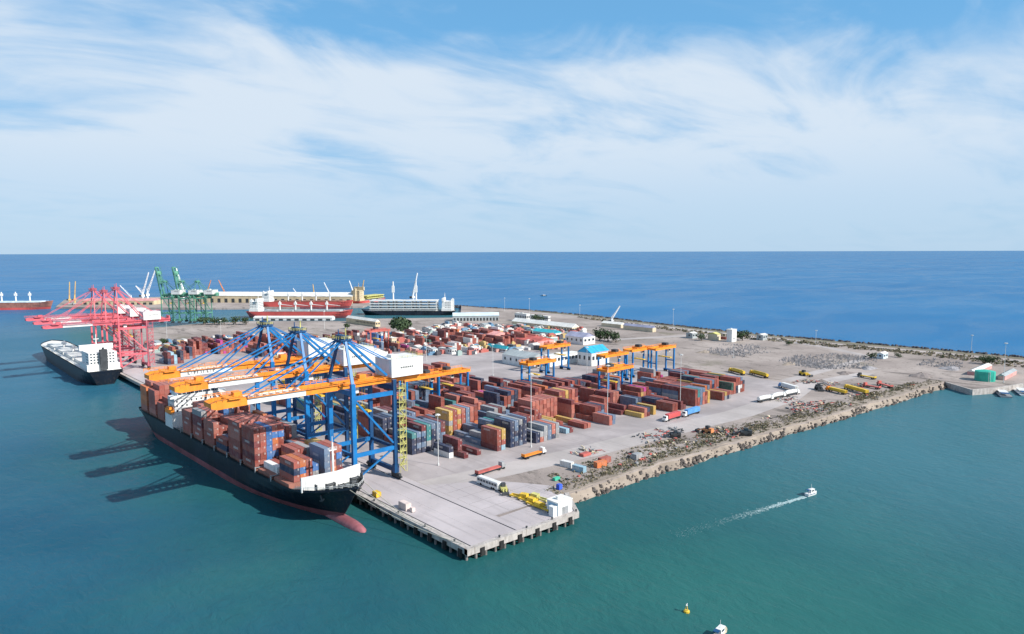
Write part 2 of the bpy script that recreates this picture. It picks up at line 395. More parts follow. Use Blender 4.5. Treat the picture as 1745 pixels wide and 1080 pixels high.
# rocks along the beach toe and the outer breakwater: nobody could count them
def rock(b, c0, r, rnd):
    pts = []
    for i in range(6):
        t = i/6*2*math.pi; k = r*rnd.uniform(.7, 1.2); pts.append((c0[0] + k*math.cos(t), c0[1] + k*math.sin(t), c0[2] - r*.3))
    for i in range(5):
        t = i/5*2*math.pi; k = r*rnd.uniform(.35, .8); pts.append((c0[0] + k*math.cos(t), c0[1] + k*math.sin(t), c0[2] + r*rnd.uniform(.35, .8)))
    fs = [(6, 7, 8, 9, 10)]
    for i in range(5): fs.append((i, i + 1, 6 + (i + 1) % 5)); fs.append((i, 6 + (i + 1) % 5, 6 + i))
    fs.append((5, 0, 6)) ; b.add(pts, fs)
b = MB()
for (x0, y0), (x1, y1) in zip(line, line[1:]):
    dens = (26 if R.random() < .6 else 9) if x0 < 190 else (16 if R.random() < .4 else 6)
    for k in range(dens):
        t = R.random(); o_ = R.random()**.6; rock(b, (x0 + (x1 - x0)*t, y0 + (y1 - y0)*t + .2 - o_*3.0, 3.5 - o_*3.5), R.choice([.2, .3, .4, .5, .8, 1.1])*R.uniform(.8, 1.2), R)
tag(b.build('shore_rocks', m_rock), 'loose brown stones lining the foot of the sandy shore', 'rocks', kind='stuff')
b = MB()
bw = outer + [(600, 800), G(775, 520).to_2d()[:]]
for (x0, y0), (x1, y1) in zip(bw, bw[1:]):
    d = math.hypot(x1 - x0, y1 - y0)
    for k in range(int(d*2.2)):
        t = R.random(); o_ = R.uniform(-3, 7)
        rock(b, (x0 + (x1 - x0)*t + o_, y0 + (y1 - y0)*t, 4.6 - max(0, o_)*.65), R.uniform(.8, 1.9), R)
tag(b.build('breakwater_rocks', m_rockdark), 'dark armour stones along the outer edge of the breakwater', 'rocks', kind='stuff')

# sheets laid on the land
def sheet(name, poly, z, mm, kind='structure'):
    b = MB(); n = len(poly); b.add([(x, y, z) for x, y in poly], [tuple(range(n))]); return tag(b.build(name, mm), kind=kind)
yard = sheet('yard', [(26.2, 62), (60, 56), (110, 50), (170, 46), (232, 40), (300, 42), (345, 60), (352, 120), (330, 170), (330, 300), (250, 420), (170, 560), (100, 640), (45, 640), (26.2, 590)], GZ + .008, m_yard)
road = sheet('road', [(26.2, 60), (48, 47), (110, 38), (175, 33), (235, 27), (300, 29), (350, 40), (430, 30), (430, 40), (352, 54), (300, 45), (232, 44), (172, 50), (112, 54), (60, 61), (26.2, 66)], GZ + .012, m_road)
for k, pts in enumerate([[(352, 60), (520, 60), (560, 120), (590, 240), (606, 380), (600, 380), (580, 240), (550, 124), (515, 68), (352, 68)],
                         [(300, 330), (440, 300), (585, 240), (585, 250), (442, 310), (302, 341)],
                         [(596, -280), (590, -33), (590, 34), (585, 142), (580, 241), (597, 378), (618, 500), (618, 623), (612, 623), (612, 500), (591, 378), (574, 241), (579, 142), (584, 34), (584, -33), (590, -280)]]):
    sheet('track', pts, GZ + .012 + .004*k, m_road)

vo = [(640, -300), (612, -33), (612, 34), (606, 142), (602, 241), (618, 378), (638, 500), (640, 623)]
sheet('verge', [(x - 3, y) for x, y in vo] + [(x - 15, y) for x, y in vo[::-1]], GZ + .03, mat('verge_grass', (.17, .155, .11), .95, .35, .15))
# pier head and main quay on piles
quay = bpy.data.objects.new('quay', None); col.objects.link(quay); tag(quay, kind='structure')
part('deck', quay, m_conc, lambda b: b.prism([(1.6, 1.6), (49.8, -.8), (60.4, 14), (26, 15), (26, 640), (1.6, 640)], 2.6, GZ - .3))
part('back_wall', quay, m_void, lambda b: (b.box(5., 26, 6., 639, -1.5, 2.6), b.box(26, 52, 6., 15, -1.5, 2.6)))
def edge(b):
    b.box(0, 1.6, 0, 640, 2.2, GZ + .25); 
    b.prism([(0.0, -.02), (50.5, -2.9), (62.6, 13.6), (61.0, 14.4), (49.8, -1.2), (1.6, 1.6), (0, 1.6)], 2.0, GZ + .252)
part('edge_beam', quay, m_edge, edge)
pm = MB(); pm.cyl((0, 0, -2), (0, 0, 2.3), .5, n=8); pmd = pm.data('pile', m_pile)
fm = MB(); fm.box(-.45, 0, -.9, .9, .6, 3.4); fm.box(-.6, -.45, -.7, .7, 1.2, 3.0); fmd = fm.data('fender', m_tyre)
bm_ = MB(); bm_.cyl((0, 0, 0), (0, 0, .5), .3, .24, 8); bm_.cyl((0, 0, .5), (0, 0, .75), .42, .36, 8); bmd = bm_.data('bollard', m_dark)
def inst(me, name, loc, parent=None, rz=0.):
    o = bpy.data.objects.new(name, me); col.objects.link(o); o.location = loc; o.rotation_euler[2] = rz
    if parent is not None: o.parent = parent
    return o
for i in range(34):
    inst(pmd, 'pile', (.8, 1.5 + i*4.2, 0), quay)
    if i % 2 == 0: inst(fmd, 'fender', (-.01, 3.6 + i*4.2, 0), quay)
    if i % 4 == 1: inst(bmd, 'bollard', (.8, 3.6 + i*4.2, GZ + .25), quay)
for i in range(1, 13):
    t = i*4.; y = -2.9*t/50.5 + .8; inst(pmd, 'pile', (t, y, 0), quay)
    if i % 2: inst(fmd, 'fender', (t + 2, y - .75, 0), quay, math.pi/2)
    if i % 3 == 0: inst(bmd, 'bollard', (t + 2, y + .1, GZ + .25), quay)
for i in range(1, 5): inst(pmd, 'pile', (50.2 + 11.5*i/4 - .6, -2 + 15.5*i/4, 0), quay)
# cast concrete slabs of the apron, each a piece with its own joint
slabs = {}
def slab(x0, x1, y0, y1, z=GZ):
    k = (round(x1 - x0, 2), round(y1 - y0, 2))
    if k not in slabs:
        q = MB(); g_ = .028; q.box(g_, k[0] - g_, g_, k[1] - g_, -.3, 0); slabs[k] = q.data('slab', m_apron)
    inst(slabs[k], 'slab', (x0, y0, z + R.uniform(-.006, .006)), quay)
xs = [1.6, 2.75, 9.5, 16, 22.2]; 
for i in range(26):
    y0 = 1.7 + i*8
    slab(3.15, 12.6, y0, y0 + 8); slab(12.6, 22.25, y0, y0 + 8)
    slab(22.75, 26.0, y0 + 12.2, y0 + 20.2)
for i in range(2):
    y0 = 1.7 + i*6.1
    slab(22.75, 30.0, y0, y0 + 6.1)
    for j in range(3): slab(30 + j*7.5, 37.5 + j*7.5, y0, y0 + 6.1)
part('far_paving', quay, m_apron, lambda b: b.box(3.3, 26, 209.8, 640, GZ - .3, GZ - .01))
part('pier_corner', quay, m_apron, lambda b: b.prism([(52.5, 2.6), (60.3, 13.9), (52.5, 13.9)], GZ - .3, GZ - .008))
part('pier_lip', quay, m_apron, lambda b: b.prism([(1.7, 1.65), (49.8, -1.15), (51.8, 1.6), (30, 1.65)], GZ - .3, GZ - .012))
for x0 in (2.7, 22.3):   # crane rails in their slots
    part('crane_rail', quay, m_dark, lambda b: (b.box(x0 + .02, x0 + .38, 1.0, 640, GZ - .28, GZ - .06), b.box(x0 + .15, x0 + .25, 1.0, 640, GZ - .06, GZ + .04)))
part('rail_kerb', quay, m_edge, lambda b: (b.box(1.62, 2.68, 1.7, 640, GZ - .3, GZ + .02)))
# concrete apron between pier slabs and the yard
apr = sheet('apron', [(26, 15.8), (61, 14.3), (66, 20), (58, 34), (50, 46), (26.2, 62)], GZ + .004, m_apron)
b = MB()
for i in range(6): b.box(26.1, 68 - i*2.6, 16 + i*7.6, 16.12 + i*7.6, GZ + .006, GZ + .014)
for i in range(5): b.box(33 + i*7.4, 33.12 + i*7.4, 15.5, 55 - i*8, GZ + .006, GZ + .0135)
for o_ in (b.build('joint', mat('joint_fill', (.20, .185, .18), .9), apr),): pass

# far pier behind the basin
fp = [G(95, 522), G(200, 524), G(330, 524), G(445, 523), G(618, 521), G(640, 513), G(600, 504), G(330, 504), G(200, 507), G(110, 510)]
b = MB(); b.prism(outline(fp), -1, 3.5); tag(b.build('far_pier', m_ground), kind='structure')

# ------------------------------------------------------------------ ships
def hull_outline(L_, B_, z, z1, bow_rake, stern_rake, full_wl, full_dk, n=36):
    """half outline (y from stern 0 to bow L), half-breadth, at height z of z1"""
    k = max(0., min(1., z/z1)); ys = stern_rake*(1 - k); yb = L_ - bow_rake*(1 - k)
    pts = []
    for i in range(n + 1):
        t = i/n; t = t if t < .7 else .7 + .3*(1 - max(0., 1 - (t - .7)/.3)**1.25)
        fb = full_wl + (full_dk - full_wl)*k              # where the bow taper begins
        hb = 1.
        if t > fb: u = (t - fb)/(1 - fb); hb = (1 - min(1., u)**(2.0 + 1.0*k))
        sb = .16*(1 - k*.75)
        if t < sb: u = 1 - t/sb; hb *= (1 - (.55 - .45*k)*u*u)
        pts.append((ys + (yb - ys)*t, max(hb, .012)*B_/2))
    return pts
def hull_part(name, parent, mm, L_, B_, zs, z1, bow_rake, stern_rake, fw, fd, top=None, zoff=None):
    b = MB(); rings = []
    for z in zs:
        o = hull_outline(L_, B_, z, z1, bow_rake, stern_rake, fw, fd); n = len(o)
        zz = lambda y: z + (zoff(y, z) if zoff else 0)
        ring = [(-h, y, zz(y)) for y, h in o] + [(h, y, zz(y)) for y, h in o[::-1]]
        s0 = len(b.v); b.v += ring; rings.append((s0, len(ring)))
    for (a0, n), (a1, _) in zip(rings, rings[1:]):
        for i in range(n): b.face([a0 + i, a1 + i, a1 + (i + 1) % n, a0 + (i + 1) % n])
    if top is not None:
        a0, n = rings[-1]; h = n//2
        s0 = len(b.v); b.v += [(x, y, z - top) for x, y, z in b.v[a0:a0 + n]]
        for i in range(h - 1): b.face([s0 + i, s0 + i + 1, s0 + n - 2 - i, s0 + n - 1 - i], 1)
        for i in range(n): b.face([a0 + i, s0 + i, s0 + (i + 1) % n, a0 + (i + 1) % n], 0)
    return b.build(name, mm, parent)

# the big container ship at the quay: local y runs from stern to bow, so turn it round
SX, SY0, SL, SB = -17.8, 265.0, 218.0, 26.6
DK = 11.5; YAW = math.radians(1.5)
ship = thing('container_ship', 'long black container ship with red waterline moored under the blue and orange cranes', 'ship', (SX, SY0, 0), math.pi + YAW)
def on_ship(lx, ly): return SX - lx*math.cos(YAW) + ly*math.sin(YAW), SY0 - lx*math.sin(YAW) - ly*math.cos(YAW)
sheer = lambda y, z: (z/DK)*(max(0, (y - SL*.86)/(SL*.14))**1.3*4.6)
hull_part('hull', ship, [m_hull, m_deck], SL, SB, [2.6, 4, 7, 9.5, DK], DK, 13, 9, .60, .84, top=.9, zoff=sheer)
hull_part('boot_topping', ship, [m_boot], SL, SB, [-2, 0, 2.6], DK, 13, 9, .60, .84, zoff=sheer)
def bulb(b):
    nseg, nr = 12, 12
    for i in range(nseg + 1):
        t = i/nseg; r = 3.1*math.sqrt(max(0, 1 - (max(0, t - .62)/.38)**2.4)); y = SL - 26 + t*30.5
        for j in range(nr):
            q = 2*math.pi*j/nr; b.v.append((r*.85*math.cos(q), y, -.7 + r*math.sin(q)))
    for i in range(nseg):
        for j in range(nr): b.face([i*nr + j, i*nr + (j + 1) % nr, (i + 1)*nr + (j + 1) % nr, (i + 1)*nr + j])
part('bulbous_bow', ship, mat('bulb_red', (.31, .11, .125), .5, .2, .3), bulb, True)
def bwater(b):
    # white V-shaped breakwater across the foredeck
    for s in (-1, 1):
        b.add([(0, SL - 15.0, 12.6), (s*12.4, SL - 19.0, 11.8), (s*12.4, SL - 19.0, 17.4), (0, SL - 15.0, 18.2),
               (0, SL - 15.6, 12.6), (s*12.4, SL - 19.6, 11.8), (s*12.4, SL - 19.6, 17.4), (0, SL - 15.6, 18.2)], MB.BF)
        for k in range(4):
            x = s*(2 + k*3); y = SL - 15.8 - abs(x)*.33
            b.beam((x, y, 17.0), (x, y - 2.2, 12.2), .3, .3)
part('breakwater', ship, m_white, bwater)
def fdeck(b):
    for x, y, s in [(-5, SL - 11, 1.5), (5, SL - 11, 1.5), (-2.5, SL - 7.5, 1.0), (2.5, SL - 7.5, 1.0)]:
        b.cyl((x - s*1.1, y, 15.2), (x + s*1.1, y, 15.2), .6, n=8); b.box(x - s*1.2, x - s*.9, y - .7, y + .7, 13.2, 15.7); b.box(x + s*.9, x + s*1.2, y - .7, y + .7, 13.2, 15.7)
    for x, y in [(-7, SL - 9), (7, SL - 9), (-9.5, SL - 13), (9.5, SL - 13), (-2, SL - 4.5), (2, SL - 4.5)]:
        b.cyl((x, y, 13), (x, y, 15.6), .3, n=6); b.cyl((x, y - 1, 13), (x, y - 1, 15.6), .3, n=6)
part('mooring_winches', ship, m_dark, fdeck)
def frail(b):
    o = [(y, h) for y, h in hull_outline(SL, SB, DK, DK, 13, 9, .60, .84, 60) if y > SL*.88]
    for s in (-1, 1): b.rail([(s*h*.98, y, DK + sheer(y, DK) - .1) for y, h in o], 1.2, .10, step=2)
part('bow_rail', ship, m_white, frail)
part('foremast', ship, m_white, lambda b: (b.cyl((0, SL - 18, 12), (0, SL - 18, 28.5), .55, .35, 8), b.box(-1.6, 1.6, SL - 18.3, SL - 17.7, 25.5, 25.9), b.cyl((0, SL - 18, 28.5), (0, SL - 18, 31), .12, n=5), b.rail([(-1.6, SL - 17.6, 25.9), (1.6, SL - 17.6, 25.9)], 1.0, .08)))
anch = MB(); anch.box(-.3, .3, -.25, .25, 0, 2.4); anch.beam((-1.1, 0, .6), (0, 0, .1), .4); anch.beam((1.1, 0, .6), (0, 0, .1), .4)
for s in (-1, 1):
    o_ = anch.build('anchor', m_dark, ship, (s*7.6, SL - 12.5, 9.2)); o_.rotation_euler = (0.3, s*.5, -s*1.0)
def lash(b):
    for k in range(8):
        y = SL - 42.6 - k*14.5
        for x in (-13.3, 13.3): b.box(x - .2, x + .2, y - .3, y + .3, 10.7, 13.0)
        b.box(-13.3, 13.3, y - .25, y + .25, 12.6, 12.85)
part('lashing_bridge', ship, m_grey, lash)
hatch = MB(); hatch.box(-12.6, 12.6, 0, 12.6, 10.7, 12.7)
hd = hatch.data('hatch_cover', m_rdeck)
SUP = (52.0, 63.0)     # superstructure position from stern
BAYY = [SL - 41.4 - k*14.5 for k in range(8)] + [36.5, 22.0, 7.5]
for y in BAYY: inst(hd, 'hatch_cover', (0, y, 0), ship)
# accommodation block
sup = part('superstructure', ship, m_white, lambda b: (b.box(-13.6, 13.6, SUP[0], SUP[1], 10.6, 17.4), b.box(-12.0, 12.0, SUP[0] + .6, SUP[1] - .8, 17.4, 25.6),
     b.box(-10.5, 10.5, SUP[0] + 1.5, SUP[1] - .4, 25.6, 29.0), b.box(-14.0, 14.0, SUP[1] - 4.4, SUP[1] - .6, 25.7, 27.2), b.box(-4, 4, SUP[0] + 3, SUP[0] + 8, 29.0, 30.4)))
for k in range(3):
    wz = 18.8 + k*2.4
    part('window_row', sup, m_glass, lambda b: ([b.box(-11.2 + i*2.4, -10.5 + i*2.4, SUP[1] - .82, SUP[1] - .76, wz, wz + .95) for i in range(10)],
         [b.box(11.98, 12.04, SUP[0] + 1.6 + i*2, SUP[0] + 2.3 + i*2, wz, wz + .95) for i in range(5)]))
part('bridge_windows', sup, m_glass, lambda b: ([b.box(-10.1 + i*2.05, -8.3 + i*2.05, SUP[1] - .42, SUP[1] - .36, 27.4, 28.5) for i in range(10)]))
part('deck_rail', sup, m_white, lambda b: (b.rail([(-13.5, SUP[1], 17.4), (13.5, SUP[1], 17.4), (13.5, SUP[0], 17.4)], 1.1, .1), b.rail([(-10.4, SUP[1] - .5, 29.0), (10.4, SUP[1] - .5, 29.0)], 1.1, .1)))
part('radar_mast', sup, m_white, lambda b: (b.cyl((0, SUP[1] - 6, 29), (0, SUP[1] - 6, 37), .5, .3, 6), b.box(-2.6, 2.6, SUP[1] - 6.2, SUP[1] - 5.8, 33.6, 34), b.box(-1.4, 1.4, SUP[1] - 6.2, SUP[1] - 5.8, 35.6, 36)))
part('funnel', ship, mat('funnel_blue', (.02, .08, .2), .5), lambda b: (b.box(-3.6, 3.6, SUP[0] - 8, SUP[0] - 1.5, 10.6, 27), b.cyl((-1, SUP[0] - 5, 27), (-1, SUP[0] - 5, 29), .8), b.cyl((1, SUP[0] - 5, 27), (1, SUP[0] - 5, 29), .8)))
lb = MB(); lb.prism([(-1.3, -4), (1.3, -4), (1.5, 0), (1.0, 4), (-1.0, 4), (-1.5, 0)], 0, 2.0); lb.box(-.9, .9, -2.5, 2, 2.0, 3.0)
for s in (-1, 1): lb.build('lifeboat', m_orange, ship, (s*12.9, SUP[0] + 6, 18.2))

# ------------------------------------------------------------------ containers
PAL = {'brick red': (.34, .085, .062), 'rust red': (.27, .06, .042), 'maroon': (.17, .030, .034), 'salmon red': (.46, .15, .11), 'orange': (.60, .17, .05),
       'navy blue': (.014, .034, .085), 'bright blue': (.03, .16, .42), 'steel blue': (.13, .20, .30), 'grey': (.32, .33, .34), 'teal': (.035, .22, .23),
       'dark green': (.03, .10, .075), 'ochre': (.55, .36, .10), 'white': (.72, .72, .70), 'magenta': (.50, .05, .27), 'pale blue': (.30, .48, .58)}
CW, CH, CL = 2.44, 2.6, 12.19
def cmesh(name, L_):
    """corrugated box with corner posts, rails and door bars; origin at the bottom centre"""
    b = MB(); w = CW/2; p = .16; ins = .07
    for x in (-w, w - p):
        for y in (-L_/2, L_/2 - p): b.box(x, x + p, y, y + p, 0, CH)
    for z0 in (0, CH - .14):
        for x in (-w, w - .10): b.box(x + (.004 if x < 0 else 0), x + .10 - (.004 if x > 0 else 0), -L_/2 + p, L_/2 - p, z0 + .003, z0 + .14 - .003)
    n = 14 if L_ > 8 else 8; ys = [-L_/2 + p + (L_ - 2*p)*i/(2*n) for i in range(2*n + 1)]
    for s in (-1, 1):                                   # corrugated long sides
        for i in range(2*n):
            xa = s*(w - (ins if (i//2) % 2 else .015)); xb = s*(w - (ins if ((i + 1)//2) % 2 else .015))
            q = [(xa, ys[i], .13), (xb, ys[i + 1], .13), (xb, ys[i + 1], CH - .13), (xa, ys[i], CH - .13)]
            b.add(q if s > 0 else q[::-1], [(0, 1, 2, 3)])
    b.add([(-w + .05, -L_/2 + .05, CH - .04), (w - .05, -L_/2 + .05, CH - .04), (w - .05, L_/2 - .05, CH - .04), (-w + .05, L_/2 - .05, CH - .04)], [(0, 1, 2, 3)])
    for s in (-1, 1):
        y = s*(L_/2 - .06)
        q = [(-w + .05, y, .05), (w - .05, y, .05), (w - .05, y, CH - .02), (-w + .05, y, CH - .02)]
        b.add(q if s < 0 else q[::-1], [(0, 1, 2, 3)])
    for x in (-.75, -.35, .35, .75): b.box(x - .035, x + .035, -L_/2, -L_/2 + .06, .1, CH - .1)
    b.box(-.04, .04, -L_/2 + .0, -L_/2 + .06, .1, CH - .1)
    return b
c40b, c20b = cmesh('container', CL), cmesh('container', 6.06)
c40 = c40b.data('container', MATS['container_paint']); c20 = c20b.data('container', MATS['container_paint'])
CONT = []     # (x, y, z, colour, long?, rot, label body, group, exposed, visible top)
ORD = ['first', 'second', 'third', 'fourth', 'fifth', 'sixth', 'seventh', 'eighth', 'ninth', 'tenth', 'eleventh', 'twelfth', 'thirteenth', 'fourteenth', 'fifteenth', 'sixteenth', 'seventeenth', 'eighteenth', 'nineteenth', 'twentieth', 'twenty-first', 'twenty-second']
def stack_bay(x0, y0, z, heights, pal, where, group, fixed=None, L_=CL, pitch=2.6, prob20=0., nxt=None, rowword='row'):
    """one bay of stacks side by side; heights from left to right"""
    for i, h in enumerate(heights):
        split = R.random() < prob20
        colr = R.choice(pal)
        for k in range(h):
            if R.random() < .45: colr = R.choice(pal)
            cn = fixed[i][k] if fixed and fixed.get(i) and k < len(fixed[i]) and fixed[i][k] else colr
            left = heights[i - 1] if i > 0 else 0
            fr = nxt[i] if nxt and i < len(nxt) else 0
            exp = (k >= h - 1) or (k >= left) or (k >= fr)
            tier = 'topmost in stack' if k == h - 1 and h > 1 else ('alone on ground' if h == 1 and 'ship' not in group else ('alone on deck' if h == 1 else ORD[k] + ' tier up'))
            CONT.append(dict(x=x0 + (i + .5)*pitch, y=y0 + L_/2, z=z + k*CH, c=cn, L=L_, lab=f"{cn} container, {tier}, {ORD[i]} {rowword}, {where}", g=group, exp=exp, jx=R.uniform(-.05, .05), jy=R.uniform(-.12, .12)))
reds = ['brick red']*4 + ['rust red']*4 + ['maroon']*3 + ['salmon red']*2
mixd = reds*2 + ['navy blue']*4 + ['steel blue']*3 + ['grey']*2 + ['ochre']*2 + ['orange']*2 + ['white', 'teal', 'dark green', 'magenta', 'bright blue', 'pale blue']
warm = reds + ['ochre']*3 + ['orange']*3 + ['salmon red']*2 + ['steel blue', 'white']
cool = ['navy blue']*5 + ['steel blue']*5 + ['grey']*2 + ['maroon'] + ['teal']
dark_ = ['maroon']*4 + ['rust red']*3 + ['navy blue']*3 + ['steel blue', 'grey', 'brick red']
shipmix = ['brick red']*7 + ['salmon red']*4 + ['rust red']*4 + ['orange']*2 + ['navy blue', 'bright blue', 'maroon', 'steel blue', 'grey']
# --- on deck: rows from the port (water) side, bays from the bow
ship_h = [
    [0, 3, 3, 3, 2, 0, 4, 4, 4, 0],
    [0, 1, 1, 0, 3, 3, 3, 2, 3, 3],
    [6, 6, 6, 6, 6, 2, 0, 2, 2, 2],
    [6, 6, 6, 6, 6, 5, 0, 4, 4, 4],
    [2, 2, 3, 3, 3, 3, 4, 3, 4, 4],
    [4, 3, 3, 4, 4, 4, 4, 4, 3, 4],
    [5, 5, 5, 4, 5, 5, 5, 4, 5, 5],
    [4, 4, 5, 5, 5, 4, 5, 5, 5, 5],
    [3, 4, 4, 5, 5, 5, 5, 4, 5, 5],
    [5, 6, 6, 6, 6, 6, 6, 5, 5, 5],
    [5, 6, 6, 6, 6, 5, 5, 5, 5, 5]]
shipfix = {0: {1: ['brick red', 'navy blue', 'brick red'], 2: ['orange', 'bright blue', 'orange'], 8: ['maroon', 'navy blue', 'bright blue', 'salmon red']}, 1: {1: ['white'], 8: ['ochre', 'ochre', 'ochre'], 9: ['ochre', 'white', 'ochre']},
           2: {0: ['rust red', 'maroon', 'rust red', 'maroon', 'brick red', 'rust red'], 3: ['brick red', 'bright blue', 'salmon red', 'orange', 'bright blue', 'salmon red']},
           3: {0: ['maroon', 'brick red', 'rust red', 'salmon red', 'salmon red']}, 5: {3: ['brick red', 'brick red', 'bright blue', 'salmon red']}, 6: {4: ['maroon', 'brick red', 'bright blue', 'bright blue', 'bright blue']}}
for k, yl in enumerate(BAYY):
    yw = SY0 - yl - 12.4
    nm = 'foremost bay of ship' if k == 0 else ('sternmost bay of ship' if k == len(BAYY) - 1 else f"{ORD[k]} bay from ship's bow")
    n0 = len(CONT)
    stack_bay(-12.9, 0, 12.72, ship_h[k], shipmix if k < 9 else ['orange', 'salmon red', 'brick red', 'salmon red', 'orange', 'bright blue', 'brick red'], nm, 'containers stacked on the deck of the ship', shipfix.get(k), pitch=2.58, nxt=ship_h[k - 1] if k else None, rowword='row from port')
    for c in CONT[n0:]: c['x'], c['y'] = on_ship(-c['x'], yl + 6.2); c['rz'] = YAW
# --- the yard: (x of first row, rows, y of front bay, y limit, colours per bay, name)
yard_blocks = [
    (45.6, 7, 98.5, 262, 'block beside blue cranes'),
    (79.0, 7, 75.5, 262, 'block with corner stack'),
    (102.2, 6, 72.5, 262, 'block behind dark row'),
    (126.5, 7, 74.5, 262, 'block with pink stack'),
    (153.5, 7, 70.0, 250, 'block with ochre ends'),
    (180.0, 7, 68.0, 180, 'block under orange gantries'),
    (208.0, 7, 64.0, 165, 'block behind red truck'),
    (230.5, 6, 63.0, 160, 'block facing blue truck'),
    (258.0, 6, 60.5, 140, 'block right of gantries'),
    (279.0, 6, 66.0, 125, 'block nearest yellow tanks')]
custom = {  # heights of the front bays, front first
    0: [[4, 4, 5, 5, 5, 5, 5], [2, 3, 4, 5, 5, 4, 4], [5, 5, 5, 4, 5, 5, 5], [5, 4, 3, 5, 5, 5, 4]],
    1: [[4, 4, 0, 5, 5, 5, 5], [1, 2, 2, 4, 4, 5, 4], [0, 1, 0, 2, 2, 1, 0], [5, 5, 5, 5, 5, 5, 5]],
    2: [[2, 2, 3, 3, 3, 3, 0], [4, 4, 4, 4, 5, 4, 4], [0, 0, 1, 1, 2, 2, 1], [2, 3, 4, 4, 4, 3, 3]],
    3: [[1, 1, 0, 0, 0, 1, 1, 0], [2, 2, 1, 1, 0, 0, 1, 1], [5, 5, 5, 5, 5, 5, 5, 5], [1, 0, 2, 3, 3, 2, 4, 4]],
    4: [[0, 2, 2, 0, 0, 0, 0, 2], [0, 1, 3, 3, 3, 3, 0, 1], [4, 0, 0, 0, 2, 2, 0, 0], [3, 5, 5, 5, 5, 5, 5, 3]],
    5: [[0, 1, 2, 2, 0, 2, 0], [1, 2, 1, 0, 0, 3, 3], [3, 3, 4, 4, 4, 3, 0]],
    6: [[2, 2, 0, 2, 1, 0, 0], [0, 2, 2, 2, 2, 1, 1], [3, 4, 4, 4, 3, 2, 2]],
    7: [[4, 4, 4, 4, 3, 3], [4, 4, 4, 4, 4, 4], [4, 3, 3, 4, 4, 4]],
    8: [[2, 2, 2, 2, 0, 0], [3, 3, 4, 4, 4, 4], [2, 2, 3, 4, 4, 4]],
    9: [[3, 3, 4, 4, 4, 3], [4, 4, 4, 3, 4, 4], [3, 3, 3, 4, 4, 4]]}
bayfix = {(0, 0): {0: ['navy blue', 'navy blue', 'navy blue', 'teal'], 1: ['navy blue', 'steel blue', 'navy blue', 'steel blue'], 2: ['navy blue', 'steel blue', 'navy blue', 'steel blue', 'maroon']},
          (1, 0): {0: ['maroon', 'rust red', 'rust red', 'brick red'], 1: ['pale blue', 'brick red', 'ochre', 'ochre'], 3: ['navy blue']*5, 4: ['navy blue', 'steel blue', 'navy blue', 'steel blue', 'steel blue']},
          (3, 0): {0: ['pale blue']}, (3, 2): {i: ['salmon red' if (i + k) % 3 else 'brick red' for k in range(5)] for i in range(8)}, (4, 3): {1: ['steel blue', 'ochre', 'ochre', 'ochre', 'brick red'], 3: ['ochre']*5, 5: ['salmon red']*5},
          (1, 3): {0: ['ochre', 'ochre', 'grey', 'ochre', 'ochre'], 2: ['ochre', 'orange', 'ochre', 'salmon red', 'ochre']}, (2, 3): {}}
baypal = {(0, 0): cool, (1, 0): cool, (2, 0): ['navy blue', 'steel blue', 'salmon red', 'grey'], (1, 3): warm, (4, 3): warm, (0, 2): cool, (3, 2): ['salmon red', 'brick red']}
for bi, (x0, rows, y0, ylim, nm) in enumerate(yard_blocks):
    prevh = None; k = 0; y = y0
    while y + CL < ylim and k < 15:
        if k < len(custom.get(bi, [])): hs = custom[bi][k][:rows]
        else:
            basek = R.choice([2, 3, 3, 4, 4, 5, 5]) if bi < 5 else R.choice([1, 2, 3, 3, 4])
            hs = [max(0, min(5, basek + R.choice([-2, -1, 0, 0, 0, 1]))) for _ in range(rows)]
            if R.random() < .12: hs = [0]*rows
        pal = baypal.get((bi, k)) or (R.choice([reds, mixd, dark_, mixd, warm, cool]) if bi < 5 else R.choice([reds, mixd, dark_, mixd]))
        stack_bay(x0, y, GZ + .02, hs, pal, ('front bay' if k == 0 else ORD[k] + ' bay') + ', ' + nm, 'containers stacked in the yard', bayfix.get((bi, k)), prob20=.0, nxt=prevh, rowword='row', pitch=2.86)
        prevh = hs; k += 1; y += CL + (.55 if k % 4 else 5.)
# low front row beside the quay cranes, shown in front of the first blocks
stack_bay(55.5, 82.5, GZ + .02, [2, 0, 3, 0, 0], ['maroon', 'brick red'], 'before the crane-side block', 'containers stacked in the yard', {0: ['white', 'navy blue']})
stack_bay(60.0, 77.0, GZ + .02, [1, 0, 0, 1], ['maroon', 'brick red'], 'loose row near light mast', 'containers stacked in the yard')
